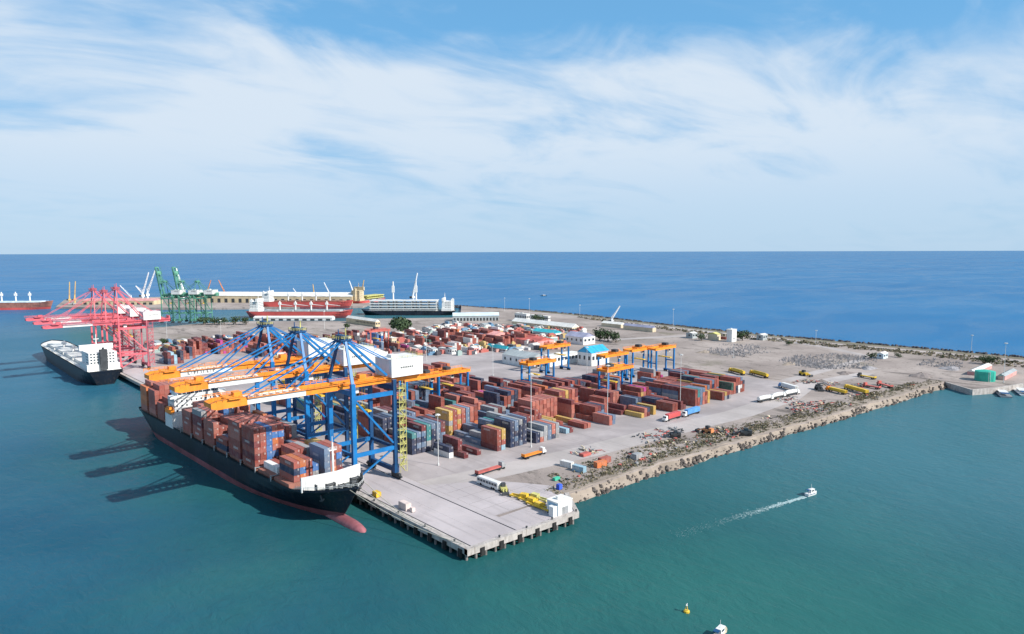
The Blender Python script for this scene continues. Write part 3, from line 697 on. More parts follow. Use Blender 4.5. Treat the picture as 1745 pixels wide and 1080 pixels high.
# far yards: (centre px, py) rows beyond; they read as one mass
for (px, py, rows, bays, hm, pal) in [(318, 612, 6, 3, 4, mixd), (345, 604, 6, 3, 4, reds + ['magenta', 'navy blue']), (388, 602, 7, 4, 4, reds + ['magenta']*3 + ['navy blue']*3), (418, 598, 6, 4, 4, mixd), (465, 606, 8, 3, 3, mixd), (520, 606, 8, 3, 3, mixd), (560, 600, 7, 3, 3, mixd),
                                      (300, 620, 5, 2, 3, ['navy blue', 'maroon', 'pale blue']), (490, 594, 8, 3, 4, mixd), (535, 590, 8, 3, 3, mixd), (585, 592, 8, 3, 3, warm), (600, 580, 7, 2, 3, reds + ['white']*3), (655, 584, 7, 2, 3, ['salmon red', 'brick red', 'white', 'bright blue']), (440, 590, 6, 3, 4, mixd), (690, 598, 6, 2, 2, mixd), (640, 603, 7, 3, 3, ['brick red', 'salmon red', 'bright blue', 'steel blue']), (735, 592, 8, 2, 3, reds + ['white']*5 + ['dark green', 'teal']), (775, 598, 8, 2, 3, reds + ['white']*5 + ['teal']), (815, 588, 8, 3, 3, reds + ['white', 'salmon red']), (865, 590, 9, 2, 3, reds + ['salmon red']*4), (905, 584, 9, 2, 3, reds + ['salmon red']*4),
                                      (700, 580, 8, 2, 3, reds + ['white']*4), (770, 578, 8, 2, 3, reds + ['white']*4 + ['orange']), (840, 574, 8, 2, 3, reds + ['white']*3), (1240, 578, 3, 1, 2, reds)]:
    p0 = G(px, py)
    for k in range(bays):
        hs = [max(0, min(5, hm + R.choice([-2, -1, -1, 0, 0, 1]))) for _ in range(rows)]
        stack_bay(p0.x - rows*1.3, p0.y + k*13.2, GZ + .02, hs, pal, '', 'far', None)
# largest 300 in view become things; the rest is one mass
cand = []
for c in CONT:
    p = Vector((c['x'], c['y'], c['z'])); c['d'] = (p - CAM).length
    px, py = P(p)
    if c['g'] != 'far' and c['exp'] and -20 < px < 1765: cand.append(c)
cand.sort(key=lambda c: c['d'])
for c in cand[:300]: c['solo'] = True
rest = MB()
for c in CONT:
    me = c40b
    if c.get('solo'):
        o = bpy.data.objects.new('container', c40); col.objects.link(o); o.location = (c['x'] + c['jx'], c['y'] + c['jy'], c['z']); o.rotation_euler[2] = c.get('rz', 0.)
        k = R.uniform(.8, 1.15); o.color = (*[min(1, v*k) for v in PAL[c['c']]], 1)
        tag(o, c['lab'], 'container', c['g'])
    else:
        k = R.uniform(.8, 1.15); rest.cur = tuple(min(1, v*k) for v in PAL[c['c']])
        if c['exp'] or c['g'] == 'far':
            x, y, z = c['x'] + c['jx'], c['y'] + c['jy'], c['z']
            o0 = len(rest.v); rest.v += [(vx + x, vy + y, vz + z) for vx, vy, vz in c40b.v]
            for f in c40b.f: rest.face([o0 + i for i in f])
        else:
            rest.box(c['x'] - 1.2, c['x'] + 1.2, c['y'] - 6.0, c['y'] + 6.0, c['z'] + .02, c['z'] + 2.58)
tag(rest.build('far_containers', MATS['container_paint_far']), 'mass of stacked red, white and blue containers deeper in the yard', 'containers', kind='stuff')

# ------------------------------------------------------------------ ship-to-shore cranes
def sts(name, label, loc, ml, mll, mb, mg, mh, mst, H=41.5, AP=60.5, tipx=-53, tail=37, hw=9.75, ls=19.5, group=None, boomup=False, letters=False, white_boom=True, house=(20.5, 36.5, 7.0), k=1.):
    t = thing(name, label, 'crane', loc, 0, group)
    for sy in (-1, 1):
        part('waterside_leg', t, ml, lambda b: (b.box(-.9*k, .9*k, sy*hw - .8*k, sy*hw + .8*k, 2.4, H + 1.5), b.box(-1.15, 1.15, sy*hw - 1.0, sy*hw + 1.0, 2.4, 6)))
        part('landside_leg', t, mll, lambda b: (b.box(ls - .8*k, ls + .8*k, sy*hw - .7*k, sy*hw + .7*k, 2.4, H + 1.0), b.box(ls - 1.05, ls + 1.05, sy*hw - .95, sy*hw + .95, 2.4, 6)))
        part('sill_beam', t, ml, lambda b: (b.box(.9, ls - .8, sy*hw - .55, sy*hw + .55, 12.6, 14.2),))
        part('diagonal_brace', t, ml, lambda b: (b.beam((1, sy*hw, 36), (ls - 1, sy*hw, 15.5), .75, .75), b.beam((ls - 1, sy*hw*1.0, 13), (1, sy*hw, 3.6), .6, .6)))
        part('portal_beam', t, ml, lambda b: b.box(.9, ls - .8, sy*hw - .5, sy*hw + .5, H - 5.4, H - 3.6))
    for x, mm in ((0, ml), (ls, mll)):
        for za, zb, wx in ((2.6, 4.4, .7), (H - 3.4, H - 1.4, .7), (12.8, 14., .5)):
            part('cross_beam', t, mm, lambda b: b.box(x - wx, x + wx, -hw + .8, hw - .8, za, zb))
        for y0 in (-hw - 3.4, -hw - .2, hw - 3.0, hw + .2):
            def bog(b):
                b.box(x - .55, x + .55, y0, y0 + 3.0, .7, 2.4)
                for kk in range(4): b.cyl((x - .28, y0 + .4 + kk*.75, .36), (x + .28, y0 + .4 + kk*.75, .36), .36, n=8)
                b.box(x - .4, x + .4, y0 + (3.02 if y0 > 0 else -1.1), y0 + (4.1 if y0 > 0 else -.02), .9, 1.6)
            part('bogie', t, m_dark, bog)
    # A-frame
    ax = 1.2
    for sy in (-1, 1):
        part('apex_leg', t, ml if sy < 0 else mll, lambda b: b.beam((0, sy*hw, H + 1.4), (ax, sy*2.6, AP), 1.25*k, 1.05*k, 0, .9*k, .9*k))
        part('apex_back_leg', t, ml, lambda b: (b.beam((ax, sy*2.6, AP), (ls - .5, sy*5.0, H + 2.2), .95*k, .95*k),))
        part('back_stay', t, ml, lambda b: b.beam((ax + .6, sy*2.6, AP), (ls + 15, sy*3.0, H + 1.2), .42*k, .42*k))
    part('apex_platform', t, [mll, mst], lambda b: (b.box(ax - 2.6, ax + 2.6, -3.8, 3.8, AP - .6, AP), b.box(ax - 1.2, ax + 1.2, -3.4, 3.4, AP, AP + 1.5), b.rail([(ax - 2.6, -3.8, AP), (ax + 2.6, -3.8, AP), (ax + 2.6, 3.8, AP), (ax - 2.6, 3.8, AP), (ax - 2.6, -3.8, AP)], 1.2, .13, 1, 1.6),
         b.cyl((ax, -3.0, AP + 1.5), (ax, -3.0, AP + 4.6), .3, .2, 6, 1), b.cyl((ax, 3.0, AP + 1.5), (ax, 3.0, AP + 3.6), .25, .2, 6, 0)))
    gy = 3.0
    # girder over and behind the legs
    def gird(b):
        for s in (-1, 1):
            b.box(-3, tail, s*gy - .7, s*gy + .7, H - 1.3, H + 1.0)
        for kk in range(9): x = -2 + kk*(tail + 1)/8; b.box(x - .35, x + .35, -gy + .7, gy - .7, H - .6, H + .6)
        for s in (-1, 1): b.rail([(-3, s*(gy + 1.5), H + .4), (tail, s*(gy + 1.5), H + .4)], 1.3, .12, step=3)
        for s in (-1, 1): b.box(-3, tail, s*(gy + 1.1) - .4, s*(gy + 1.1) + .4, H + .2, H + .36)
        b.box(tail - .8, tail, -gy - .6, gy + .6, H - 1.25, H + 3.4)
    part('trolley_girder', t, mg, gird)
    ang = math.radians(80) if boomup else 0.
    hp = Vector((-3.2, 0, H))
    def tr(x, y, z):
        dx = -(x - hp.x); dz = z - H
        return (hp.x - dx*math.cos(ang) + dz*math.sin(ang)*1.0, y, H + dx*math.sin(ang) + dz*math.cos(ang))
    def rot(b):
        b.v = [tr(*p) for p in b.v]
    def boom(b):
        for s in (-1, 1): b.box(tipx + 13, -17, s*gy - .7*k, s*gy + .7*k, H - 1.5*k, H + .8*k)
        for kk in range(9): x = tipx + 14 + kk*(-tipx - 32)/8; b.box(x - .35, x + .35, -gy + .7, gy - .7, H - .6, H + .5)
        rot(b)
    boomo = part('boom', t, mb, boom)
    def root(b):
        for s in (-1, 1): b.box(-16.95, -3.2, s*gy - .72*k, s*gy + .72*k, H - 1.5*k, H + .8*k)
        rot(b)
    part('boom_root', t, mg, root)
    def walk(b):
        for s in (-1, 1):
            b.box(tipx + 13, -3.2, s*(gy + 1.0) - .5, s*(gy + 1.0) + .5, H + .81, H + 1.0)
            b.rail([(tipx + 13, s*(gy + 1.45), H + 1.0), (-3.2, s*(gy + 1.45), H + 1.0)], 1.3, .16, step=2.5)
        rot(b)
    part('boom_walkway', t, mg, walk)
    def tip(b):
        for s in (-1, 1): b.xz([(tipx + 2, H - 1.9*k), (tipx + 13, H - 1.6*k), (tipx + 13, H + 1.4*k), (tipx + 2.5, H + 1.4*k), (tipx, H + .6*k), (tipx, H - 1.2*k)], s*gy - .8*k, s*gy + .8*k)
        b.box(tipx, tipx + 1.2, -gy + .8, gy - .8, H - 1.1, H + .55); b.box(tipx + 11, tipx + 12.4, -gy + .8, gy - .8, H - 1.1, H + 1.3)
        b.box(tipx + 6, tipx + 10.5, -gy - 2.0, gy + 2.0, H + 1.41, H + 1.7); b.box(tipx + 9, tipx + 12, -1.5, 1.5, H + 1.7, H + 3.2)
        for s in (-1, 1): b.rail([(tipx, s*(gy + 1.6), H + 1.4), (tipx + 13, s*(gy + 1.6), H + 1.4)], 1.3, .16, step=2)
        rot(b)
    part('boom_tip', t, mg, tip)
    if letters:
        def lt(b):
            x = tipx + 16
            for k, w in enumerate((1.2, .5, 1.0, 1.1, .6, 1.0, 1.2, .5, 1.1)):
                b.box(x, x + w*.35, -gy - .74, -gy - .70, H - .9, H + .3)
                if k % 2 == 0: b.box(x + w*.36, x + w, -gy - .739, -gy - .70, H - .9 + (k % 3)*.35, H - .6 + (k % 3)*.35)
                x += w + .5
        part('lettering', t, m_dark, lt)
    for xx in (-22., tipx + 12.):
        for s in (-1, 1):
            q = tr(xx, s*gy, H + .9)
            part('fore_stay', t, ml, lambda b: b.beam((ax - .4, s*2.2, AP - .2), q, .5*k**1.5, .5*k**1.5))
    hx0, hx1, hh = house
    part('machinery_house', t, [mh, m_roofgrey], lambda b: (b.box(hx0, hx1, -6.6, 6.6, H + 1.05, H + 1.5 + hh), b.box(hx0 - .2, hx1 + .2, -6.8, 6.8, H + 1.5 + hh, H + 1.8 + hh), b.box(hx0 + 3, hx0 + 6, -2, 2, H + 1.8 + hh, H + 3 + hh)))
    part('house_rail', t, mst, lambda b: b.rail([(hx0 - .1, -6.7, H + 1.8 + hh), (hx1 + .1, -6.7, H + 1.8 + hh), (hx1 + .1, 6.7, H + 1.8 + hh)], 1.1, .09, step=2.5))
    part('lettering', t, m_dark, lambda b: [b.box(hx0 + 4.5 + q*.95, hx0 + 5.1 + q*.95, -6.66, -6.6, H + 4.6, H + 5.3) for q in range(7)])
    cab = part('trolley', t, mg, lambda b: (b.box(7, 12.5, -2.2, 2.2, H - .5, H + 1.6), b.box(8, 11, -1.6, 1.6, H + 1.6, H + 3.2)))
    part('operator_cab', t, [mh, m_glass], lambda b: (b.box(5.2, 7.6, -1.2, 1.2, H - 4.4, H - 1.6), b.box(5.1, 5.2, -1.0, 1.0, H - 3.9, H - 2.2, 1), b.box(6, 6.6, -.3, .3, H - 1.6, H - .5)))
    part('spreader', t, m_yellow, lambda b: (b.box(8.9, 10.7, -6.0, 6.0, H - 12, H - 11.4), b.box(9.2, 10.4, -1.5, 1.5, H - 11.4, H - 10.2), [b.cyl((9.2 + 1.2*(i % 2), -1.2 + 2.4*(i//2), H - 10.2), (9.2 + 1.2*(i % 2), -1.2 + 2.4*(i//2), H - .5), .05, n=4) for i in range(4)]))
    # zig-zag stair tower on the near landside leg
    def stairs(b):
        y0 = -hw - 2.3; x0 = ls + 1.0; n = int((H - 4)/3.0)
        for k in range(n):
            z = 2.6 + k*3.0
            b.box(x0, x0 + 3.2, y0, y0 + 2.4, z + 2.9, z + 3.02)
            xa, xb = (x0 + .4, x0 + 2.8) if k % 2 else (x0 + 2.8, x0 + .4)
            b.beam((xa, y0 + .6, z), (xb, y0 + .6, z + 3.0), .9, .16)
            b.rail([(x0, y0, z + 3.0), (x0 + 3.2, y0, z + 3.0), (x0 + 3.2, y0 + 2.4, z + 3.0)], 1.1, .10, step=1.6)
        for xx in (x0, x0 + 3.2):
            for yy in (y0, y0 + 2.4): b.beam((xx, yy, 2.4), (xx, yy, H), .16, .16)
    part('stair_tower', t, mst, stairs)
    return t
RX = 3.0
sts('quay_crane', 'nearest blue quay crane, orange boom tip over the containers behind the bow', (RX, 86.3, GZ), m_blue, m_navy, m_white, m_orange, m_white, m_palegreen, group='blue quay cranes over the ship')
sts('quay_crane', 'middle blue quay crane, between the two other blue cranes', (RX, 127.5, GZ), m_blue, m_navy, m_white, m_orange, m_white, m_palegreen, group='blue quay cranes over the ship', letters=False)
sts('quay_crane', 'farthest blue quay crane, dark lettering on its white boom', (RX, 163.5, GZ), m_blue, m_navy, m_white, m_orange, m_white, m_palegreen, group='blue quay cranes over the ship', letters=True)
for y, lb_ in ((458, 'nearest pink quay crane, beside the white stern of the moored cargo ship'), (500, 'middle pink quay crane behind the moored cargo ship'), (541, 'farthest pink quay crane at the end of the quay')):
    sts('quay_crane', lb_, (RX, y, GZ), m_pink, m_pinkdark, m_white, m_pink, m_white, m_pink, H=39.5, AP=67 if y < 460 else 63, tipx=-50, tail=40, hw=8.5, ls=20.5, group='pink quay cranes', house=(19, 32, 6), k=.7)
pg = G(300, 549)
for i, (px, lb_) in enumerate(((283, 'left green quay crane with its boom raised'), (312, 'middle green quay crane with boom raised beside white roofed ship'), (338, 'rightmost green quay crane, machinery house white'))):
    p = G(px, 549); s_ = sts('green_quay_crane', lb_, (p.x, p.y, GZ), m_green, m_green, m_green, m_green, m_white, m_green, H=38, AP=56, tipx=-42, tail=30, hw=8, ls=16, group='green quay cranes', boomup=(i < 2), house=(14, 27, 5), k=.6)
    s_.rotation_euler[2] = math.radians(-50)

# ------------------------------------------------------------------ yard gantry cranes
def rtg(label, x, y, span=23.5, ml=m_blue, mg=m_orange, H=19.5, wb=7.5, name='yard_gantry', group='orange and blue yard gantries', tx=.4):
    t = thing(name, label, 'crane', (x, y, GZ), 0, group)
    for xx in (0, span):
        for yy in (0, wb):
            part('leg', t, ml, lambda b: b.box(xx - .55, xx + .55, yy - .5, yy + .5, 2.2, H))
        part('sill', t, ml, lambda b: b.box(xx - .5, xx + .5, -2, wb + 2, 1.2, 2.2)); part('leg_tie', t, ml, lambda b: b.box(xx - .4, xx + .4, .5, wb - .5, 9, 9.8))
        part('wheels', t, m_tyre, lambda b: [b.cyl((xx - .5, q, .75), (xx + .5, q, .75), .75, n=10) for q in (-1.2, .6, wb - .6, wb + 1.2)])
    for yy in (0, wb):
        part('girder', t, mg, lambda b: (b.box(-1.8, span + 1.8, yy - .6, yy + .6, H, H + 1.9), b.rail([(-1.8, yy - .9 if yy == 0 else yy + .9, H + 1.9), (span + 1.8, yy - .9 if yy == 0 else yy + .9, H + 1.9)], 1.2, .12, step=3)))
    part('end_tie', t, mg, lambda b: (b.box(-1.8, -.8, .6, wb - .6, H + .2, H + 1.6), b.box(span + .8, span + 1.8, .6, wb - .6, H + .2, H + 1.6)))
    c0 = span*tx
    part('trolley', t, [mg, m_dark], lambda b: (b.box(c0 - 3, c0 + 3, -.3, wb + .3, H + 1.91, H + 2.6), b.box(c0 - 1.6, c0 + 1.8, 1.6, wb - 1.6, H + 2.6, H + 4.4, 1)))
    part('operator_cab', t, [m_white, m_glass], lambda b: (b.box(c0 + 2, c0 + 4, 1.4, 3.2, H - 2.6, H - .2), b.box(c0 + 2.1, c0 + 3.9, 1.35, 1.4, H - 2.2, H - .8, 1)))
    part('spreader', t, m_yellow, lambda b: (b.box(c0 - 1.2, c0 + 1.2, -2.2, wb + 2.2, H - 7, H - 6.4), [b.cyl((c0 + i, wb/2 + j, H - 6.4), (c0 + i, wb/2 + j, H), .05, n=4) for i in (-.8, .8) for j in (-1.5, 1.5)]))
    part('power_box', t, m_white, lambda b: b.box(-1.7, -.6, 1.5, wb - 1.5, 2.3, 4.6))
    return t
def rtg_at(label, px, py, **k):
    p = G(px, py); return rtg(label, p.x, p.y, **k)
rtg_at('orange gantry left of the grey shed, over the middle yard stacks', 902, 672, tx=.3)
rtg_at('orange gantry with the tall blue near leg standing in the yard centre', 1036, 686, tx=.25)
rtg_at('orange gantry behind the centre gantry, beside the blue roof', 1033, 655, tx=.6)
rtg_at('orange gantry before the white warehouse wall, left of the blue roof', 934, 636, tx=.75)
rtg_at('orange gantry second from the right in the back row', 1078, 643, tx=.5)
rtg_at('rightmost orange gantry in the back of the yard', 1118, 640, tx=.7)
rtg_at('orange gantry directly right of the white machinery house', 694, 705, tx=.7)
rtg_at('orange gantry second right of the white machinery house', 747, 694, tx=.4)
rtg_at('red gantry over red stacks behind the white machinery houses', 632, 600, ml=m_roofred, mg=m_roofred, H=19, span=20, name='yard_gantry', group='red yard gantries')

# ------------------------------------------------------------------ buildings
def bld(name, label, px, py, pl, pr, pt, mw, mr, roof='gable', rise=None, cat='building', ridge='x', wins=0, door=False, z=GZ, over=.4, group=None):
    """near corner pixel, pixels of the left and right ends and of the wall top"""
    p = G(px, py, z); m_ = mpp(p)
    def solve(ax, target, sg):
        lo, hi = 0., 400.
        for _ in range(40):
            mid = (lo + hi)/2; q = (p.x + mid, p.y, z) if ax == 0 else (p.x, p.y + mid, z)
            x_ = P(q)[0]
            if (x_ - target)*sg < 0: lo = mid
            else: hi = mid
        return lo
    lx = max(2., solve(0, pr, 1)); ly = max(2., solve(1, pl, -1)); h = (py - pt)*m_
    t = thing(name, label, cat, (p.x, p.y, z), 0, group)
    rise = rise if rise is not None else .18*min(lx, ly)
    part('wall', t, mw, lambda b: b.box(0, lx, 0, ly, 0, h))
    if roof == 'gable':
        def rf(b):
            o = over
            if ridge == 'x':
                pts = [(-o, -o, h + .02), (lx + o, -o, h + .02), (lx + o, ly/2, h + rise), (-o, ly/2, h + rise), (-o, ly + o, h + .02), (lx + o, ly + o, h + .02)]
                b.add(pts, [(0, 1, 2, 3), (3, 2, 5, 4)]); b.add([(0, 0, h), (0, ly, h), (0, ly/2, h + rise - .05)], [(0, 1, 2)][::-1]); b.add([(lx, 0, h), (lx, ly, h), (lx, ly/2, h + rise - .05)], [(0, 1, 2)])
            else:
                pts = [(-o, -o, h + .02), (-o, ly + o, h + .02), (lx/2, ly + o, h + rise), (lx/2, -o, h + rise), (lx + o, -o, h + .02), (lx + o, ly + o, h + .02)]
                b.add(pts, [(0, 3, 2, 1), (3, 4, 5, 2)]); b.add([(0, 0, h), (lx, 0, h), (lx/2, 0, h + rise - .05)], [(0, 1, 2)]); b.add([(0, ly, h), (lx, ly, h), (lx/2, ly, h + rise - .05)], [(0, 1, 2)])
        ro = part('roof', t, mr, rf)
        nrib = int((lx if ridge == 'x' else ly)/4)
        def ribs(b):
            for i in range(1, nrib):
                if ridge == 'x': x = lx*i/nrib; b.beam((x, -over, h + .08), (x, ly/2, h + rise + .06), .18, .1); b.beam((x, ly + over, h + .08), (x, ly/2, h + rise + .06), .18, .1)
                else: y = ly*i/nrib; b.beam((-over, y, h + .08), (lx/2, y, h + rise + .06), .18, .1); b.beam((lx + over, y, h + .08), (lx/2, y, h + rise + .06), .18, .1)
        if nrib > 1: part('roof_ribs', ro, mr, ribs)
    else:
        ro = part('roof', t, mr, lambda b: (b.box(-over, lx + over, -over, ly + over, h, h + .35), b.box(lx*.3, lx*.45, ly*.4, ly*.6, h + .35, h + 1.5)))
    if wins:
        wz0 = h*.45; wz1 = h*.75
        for i in range(wins):
            x = lx*(i + .5)/wins; ww = min(1.6, lx/wins*.3)
            wd = part('window', t, m_dark, lambda b: b.box(x - ww, x + ww, -.12, .0, wz0, wz1))
            part('pane', wd, m_glass, lambda b: b.box(x - ww + .15, x + ww - .15, -.15, -.12, wz0 + .15, wz1 - .15))
        n2 = max(1, int(wins*ly/lx))
        for i in range(min(n2, 14)):
            y = ly*(i + .5)/n2
            part('window', t, m_dark, lambda b: b.box(-.12, 0, y - .9, y + .9, wz0, wz1))
    if door: part('door', t, m_grey, lambda b: b.box(lx*.5 - min(2, lx*.2), lx*.5 + min(2, lx*.2), -.14, 0, 0, h*.6))
    return t
bld('pier_hut', 'white and blue box hut on the end corner of the pier', 951, 879.5, 932, 975, 858, m_white, m_roofwhite, 'flat', over=.15, door=True)
def hutblue():
    o = [x for x in bpy.data.objects if x.name == 'pier_hut'][0]
    part('blue_side_panel', o, mat('pale_blue_panel', (.25, .42, .55), .6), lambda b: b.box(-.06, 0, 0, 5.0, 0, 4.3))
    part('annex', o, m_white, lambda b: (b.box(-2.2, -.07, .3, 2.6, 0, 3.6), b.box(-2.3, -.07, .2, 2.7, 3.6, 3.75)))
hutblue()
bld('warehouse', 'white warehouse with a bright blue gable roof behind the gantries', 1008, 624, 984, 1038, 602, m_white, m_roofblue, 'gable', 5, wins=5)
bld('grey_shed', 'long grey-roofed shed with open dark side and white end', 905, 627, 856, 933, 611, m_white, m_roofgrey, 'gable', 3.5, ridge='y', wins=3, door=True)
bld('warehouse', 'white warehouse wall between the grey shed and blue roof', 937, 625, 926, 985, 607, m_white, m_roofwhite, 'flat', wins=8)
bld('office_building', 'slate-roofed building with white end wall left of the dark hedge', 994, 588, 963, 1014, 575, m_white, m_roofviolet, 'gable', 4, ridge='y', wins=3)
bld('workshop', 'teal-roofed workshop behind the slate-roofed building', 946, 575, 908, 958, 568, m_white, m_roofteal, 'gable', 3, ridge='y')
bld('workshop', 'teal-roofed low building among the white cabins', 862, 601, 830, 868, 595, m_white, m_roofteal, 'gable', 3, ridge='y', wins=2)
bld('long_hall', 'long white roof in front of the breakwater road', 975, 566, 872, 988, 558, m_cream, m_roofwhite, 'gable', 4, ridge='y', wins=3)
bld('white_block', 'white block standing alone near the breakwater, left part', 897, 548, 877, 903, 535, m_white, m_roofwhite, 'flat', wins=2)
bld('white_block', 'low white building right of the white block near breakwater', 934, 548, 903, 938, 539, m_white, m_roofwhite, 'flat', wins=2)
bld('curved_shed', 'long slate-grey shed by the breakwater road', 1112, 566, 1062, 1118, 559, m_cream, m_roofviolet, 'gable', 2.5, ridge='y')
bld('cream_shed', 'cream shed left of the long slate-grey shed', 1058, 559, 1025, 1066, 553, m_cream, m_roofwhite, 'gable', 2.5, ridge='y')
bld('low_house', 'small cream and green house near the breakwater', 1222, 580, 1206, 1228, 570, m_cream, m_palegreen, 'gable', 2)
bld('tall_house', 'narrow red and white tower house by the breakwater', 1247, 583, 1238, 1255, 562, m_white, m_roofwhite, 'flat')
bld('red_hall', 'large red-roofed hall among the cabins', 915, 590, 876, 944, 582, m_roofpink, m_roofred, 'gable', 3.5, ridge='y')
bld('red_hall', 'pink-roofed hall left of the large red-roofed hall', 842, 577, 812, 868, 571, m_roofpink, m_roofpink, 'gable', 3, ridge='y')
bld('cream_block', 'cream block behind the red gantry', 668, 597, 660, 676, 576, m_cream, m_roofwhite, 'flat', wins=2)
bld('yellow_hall', 'sand-coloured hall on the basin quay behind the blue cranes', 640, 557, 590, 648, 548, m_cranecream, m_roofwhite, 'gable', 3, ridge='y', wins=2)
def long_hall(name, label, a_, b_, depth, h, rise, mw, mr, bays=12, z=GZ):
    pa, pb = G(*a_, z), G(*b_, z); d = pb - pa; L_ = d.length
    t = thing(name, label, 'building', (pa.x, pa.y, z), math.atan2(d.y, d.x))
    part('wall', t, mw, lambda b: b.box(0, L_, 0, depth, 0, h))
    part('roof', t, mr, lambda b: (b.add([(-.5, -.6, h + .02), (L_ + .5, -.6, h + .02), (L_ + .5, depth/2, h + rise), (-.5, depth/2, h + rise), (-.5, depth + .6, h + .02), (L_ + .5, depth + .6, h + .02)], [(0, 1, 2, 3), (3, 2, 5, 4)]),
         b.add([(0, 0, h), (0, depth/2, h + rise - .05), (0, depth, h)], [(0, 1, 2)]), b.add([(L_, 0, h), (L_, depth, h), (L_, depth/2, h + rise - .05)], [(0, 1, 2)])))
    for k in range(bays):
        x = L_*(k + .5)/bays; w = min(3., L_/bays*.28)
        part('door', t, m_dark, lambda b: b.box(x - w, x + w, -.15, 0, 0, h*.6))
long_hall('white_store', 'long low white store on the basin quay before the red ship', (432, 546), (566, 546), 14, 4, 2, m_white, m_roofwhite, 10)
long_hall('long_warehouse', 'very long sand-coloured warehouse with white roof on the far pier', (332, 515), (600, 517), 34, 13, 7, m_cranecream, m_roofwhite, 22, 3.5)
long_hall('far_warehouse', 'low tan warehouse at the left end of the far pier', (140, 519), (262, 519), 30, 7, 4, m_cranecream, m_roofpink, 12, 3.5)
long_hall('pale_shed', 'long shed with pale blue roof beside the ship with two tall masts', (772, 547), (850, 546), 18, 7, 4, m_roofgrey, m_roofpale, 14)
bld('white_shed', 'white-walled shed between the second and first blue crane', 632, 622, 598, 660, 603, m_white, m_roofwhite, 'gable', 4, ridge='y')
# small cabins scattered among the far yards, each described by its neighbours
cabs = [(712, 600, 'dark grey cabin left of the white cabins', m_roofgrey), (738, 604, 'white cabin at the near edge of the cabin cluster', m_white), (752, 588, 'cream cabin in the middle of the cluster', m_cream), (770, 604, 'white cabin beside the open paving', m_white),
        (790, 586, 'white cabin below the red-roofed halls', m_white), (808, 602, 'pinkish cabin left of the teal roof', m_roofpink), (884, 604, 'white cabin right of the teal roof', m_white), (700, 568, 'low pink cabin below the tree', m_roofpink), (730, 566, 'white cabin behind the tree', m_white), (826, 560, 'small white cabin before the pale shed', m_white), (268, 593, 'white cabin beside the nearest pink crane', m_white), (285, 598, 'second white cabin right of the pink crane', m_white), (1180, 577, 'grey cabin left of the small cream house', m_roofgrey), (1300, 580, 'grey cabin before the breakwater bend', m_roofgrey), (1505, 612, 'grey hut right of the block yard', m_roofpale), (680, 575, 'ochre cabin below the big tree', m_cranecream)]
for px, py, lb_, mm in cabs:
    k = 9 if py > 575 else 7
    bld('cabin', lb_, px, py, px - 11, px + 8, py - k, mm, m_roofwhite if mm is not m_white else m_roofgrey, 'gable', 1.2, wins=2, group='cabins and small sheds')

# ------------------------------------------------------------------ trees
def tree(label, px, py, pytop, wpx, dens=380, mm=None, seed=1, name='tree', cat='tree'):
    p = G(px, py); m_ = mpp(p); h = (py - pytop)*m_*1.15; w = wpx*m_*.72; rnd = random.Random(seed)
    t = thing(name, label, cat, (p.x, p.y, GZ))
    lobes = [(Vector((rnd.uniform(-.55, .55)*w, rnd.uniform(-.55, .55)*w, h*rnd.uniform(.38, .76))), rnd.uniform(.32, .55)) for _ in range(9)]
    def trunk(b):
        b.cyl((0, 0, 0), (0, 0, h*.5), h*.045, h*.03, 7)
        for c0, _ in lobes[:5]: b.cyl((0, 0, h*.36), c0, h*.022, h*.008, 5)
    part('trunk', t, m_bark, trunk)
    def crown(b):
        for k in range(dens):
            c0, r = rnd.choice(lobes); d = Vector((rnd.gauss(0, 1), rnd.gauss(0, 1), rnd.gauss(0, 1))).normalized()
            q = c0 + Vector((d.x*w*r*1.2, d.y*w*r*1.2, d.z*h*r*.62))*rnd.uniform(.6, 1.05)
            s = h*rnd.uniform(.05, .11); n = (d + Vector((rnd.uniform(-.7, .7), rnd.uniform(-.7, .7), rnd.uniform(-.2, .9)))).normalized()
            u = n.orthogonal().normalized(); v = n.cross(u)
            b.add([q + u*s, q + v*s*.8, q - u*s*.9, q - v*s], [(0, 1, 2, 3)])
    part('crown', t, mm or m_leaf, crown)
    return t
tree('big round tree behind the cabins, left of the orange ground', 683, 570, 542, 34, 700, seed=2)
for i, (px, py, pt, w_, lb_) in enumerate([(348, 553, 540, 20, 'leftmost tree on the basin quay'), (366, 553, 541, 16, 'second tree on the basin quay'), (382, 553, 541, 16, 'third tree on the basin quay right of the lamp'), (402, 553, 540, 18, 'tree on the basin quay under the crane stay'), (420, 553, 541, 14, 'rightmost tree on the basin quay'),
     (276, 590, 577, 14, 'lone tree near the pink crane cabins'), (1022, 580, 561, 18, 'left end tree of the dark hedge'), (1036, 581, 563, 22, 'middle tree of the dark hedge'), (1050, 583, 568, 18, 'right end tree of the dark hedge'), (1678, 620, 607, 20, 'left dark tree near the right edge'), (1690, 621, 608, 20, 'right dark tree near the right edge'),
     (1485, 612, 601, 14, 'small tree beside the block yard'), (798, 572, 564, 14, 'left tree among the cabins'), (808, 572, 563, 12, 'right tree among the cabins'), (918, 549, 537, 18, 'tree before the white block'), (1195, 580, 569, 14, 'tree left of the cream house'), (1265, 580, 564, 16, 'tree right of the tower house'), (925, 600, 592, 10, 'small tree behind the grey shed'), (1345, 588, 581, 9, 'low tree on the breakwater strip'), (945, 555, 549, 8, 'left tree before the long white roof'), (1530, 609, 602, 10, 'low tree right of the grey hut'), (592, 560, 551, 10, 'tree by the sand-coloured hall')]):
    tree(lb_, px, py, pt, w_, 260, seed=10 + i)

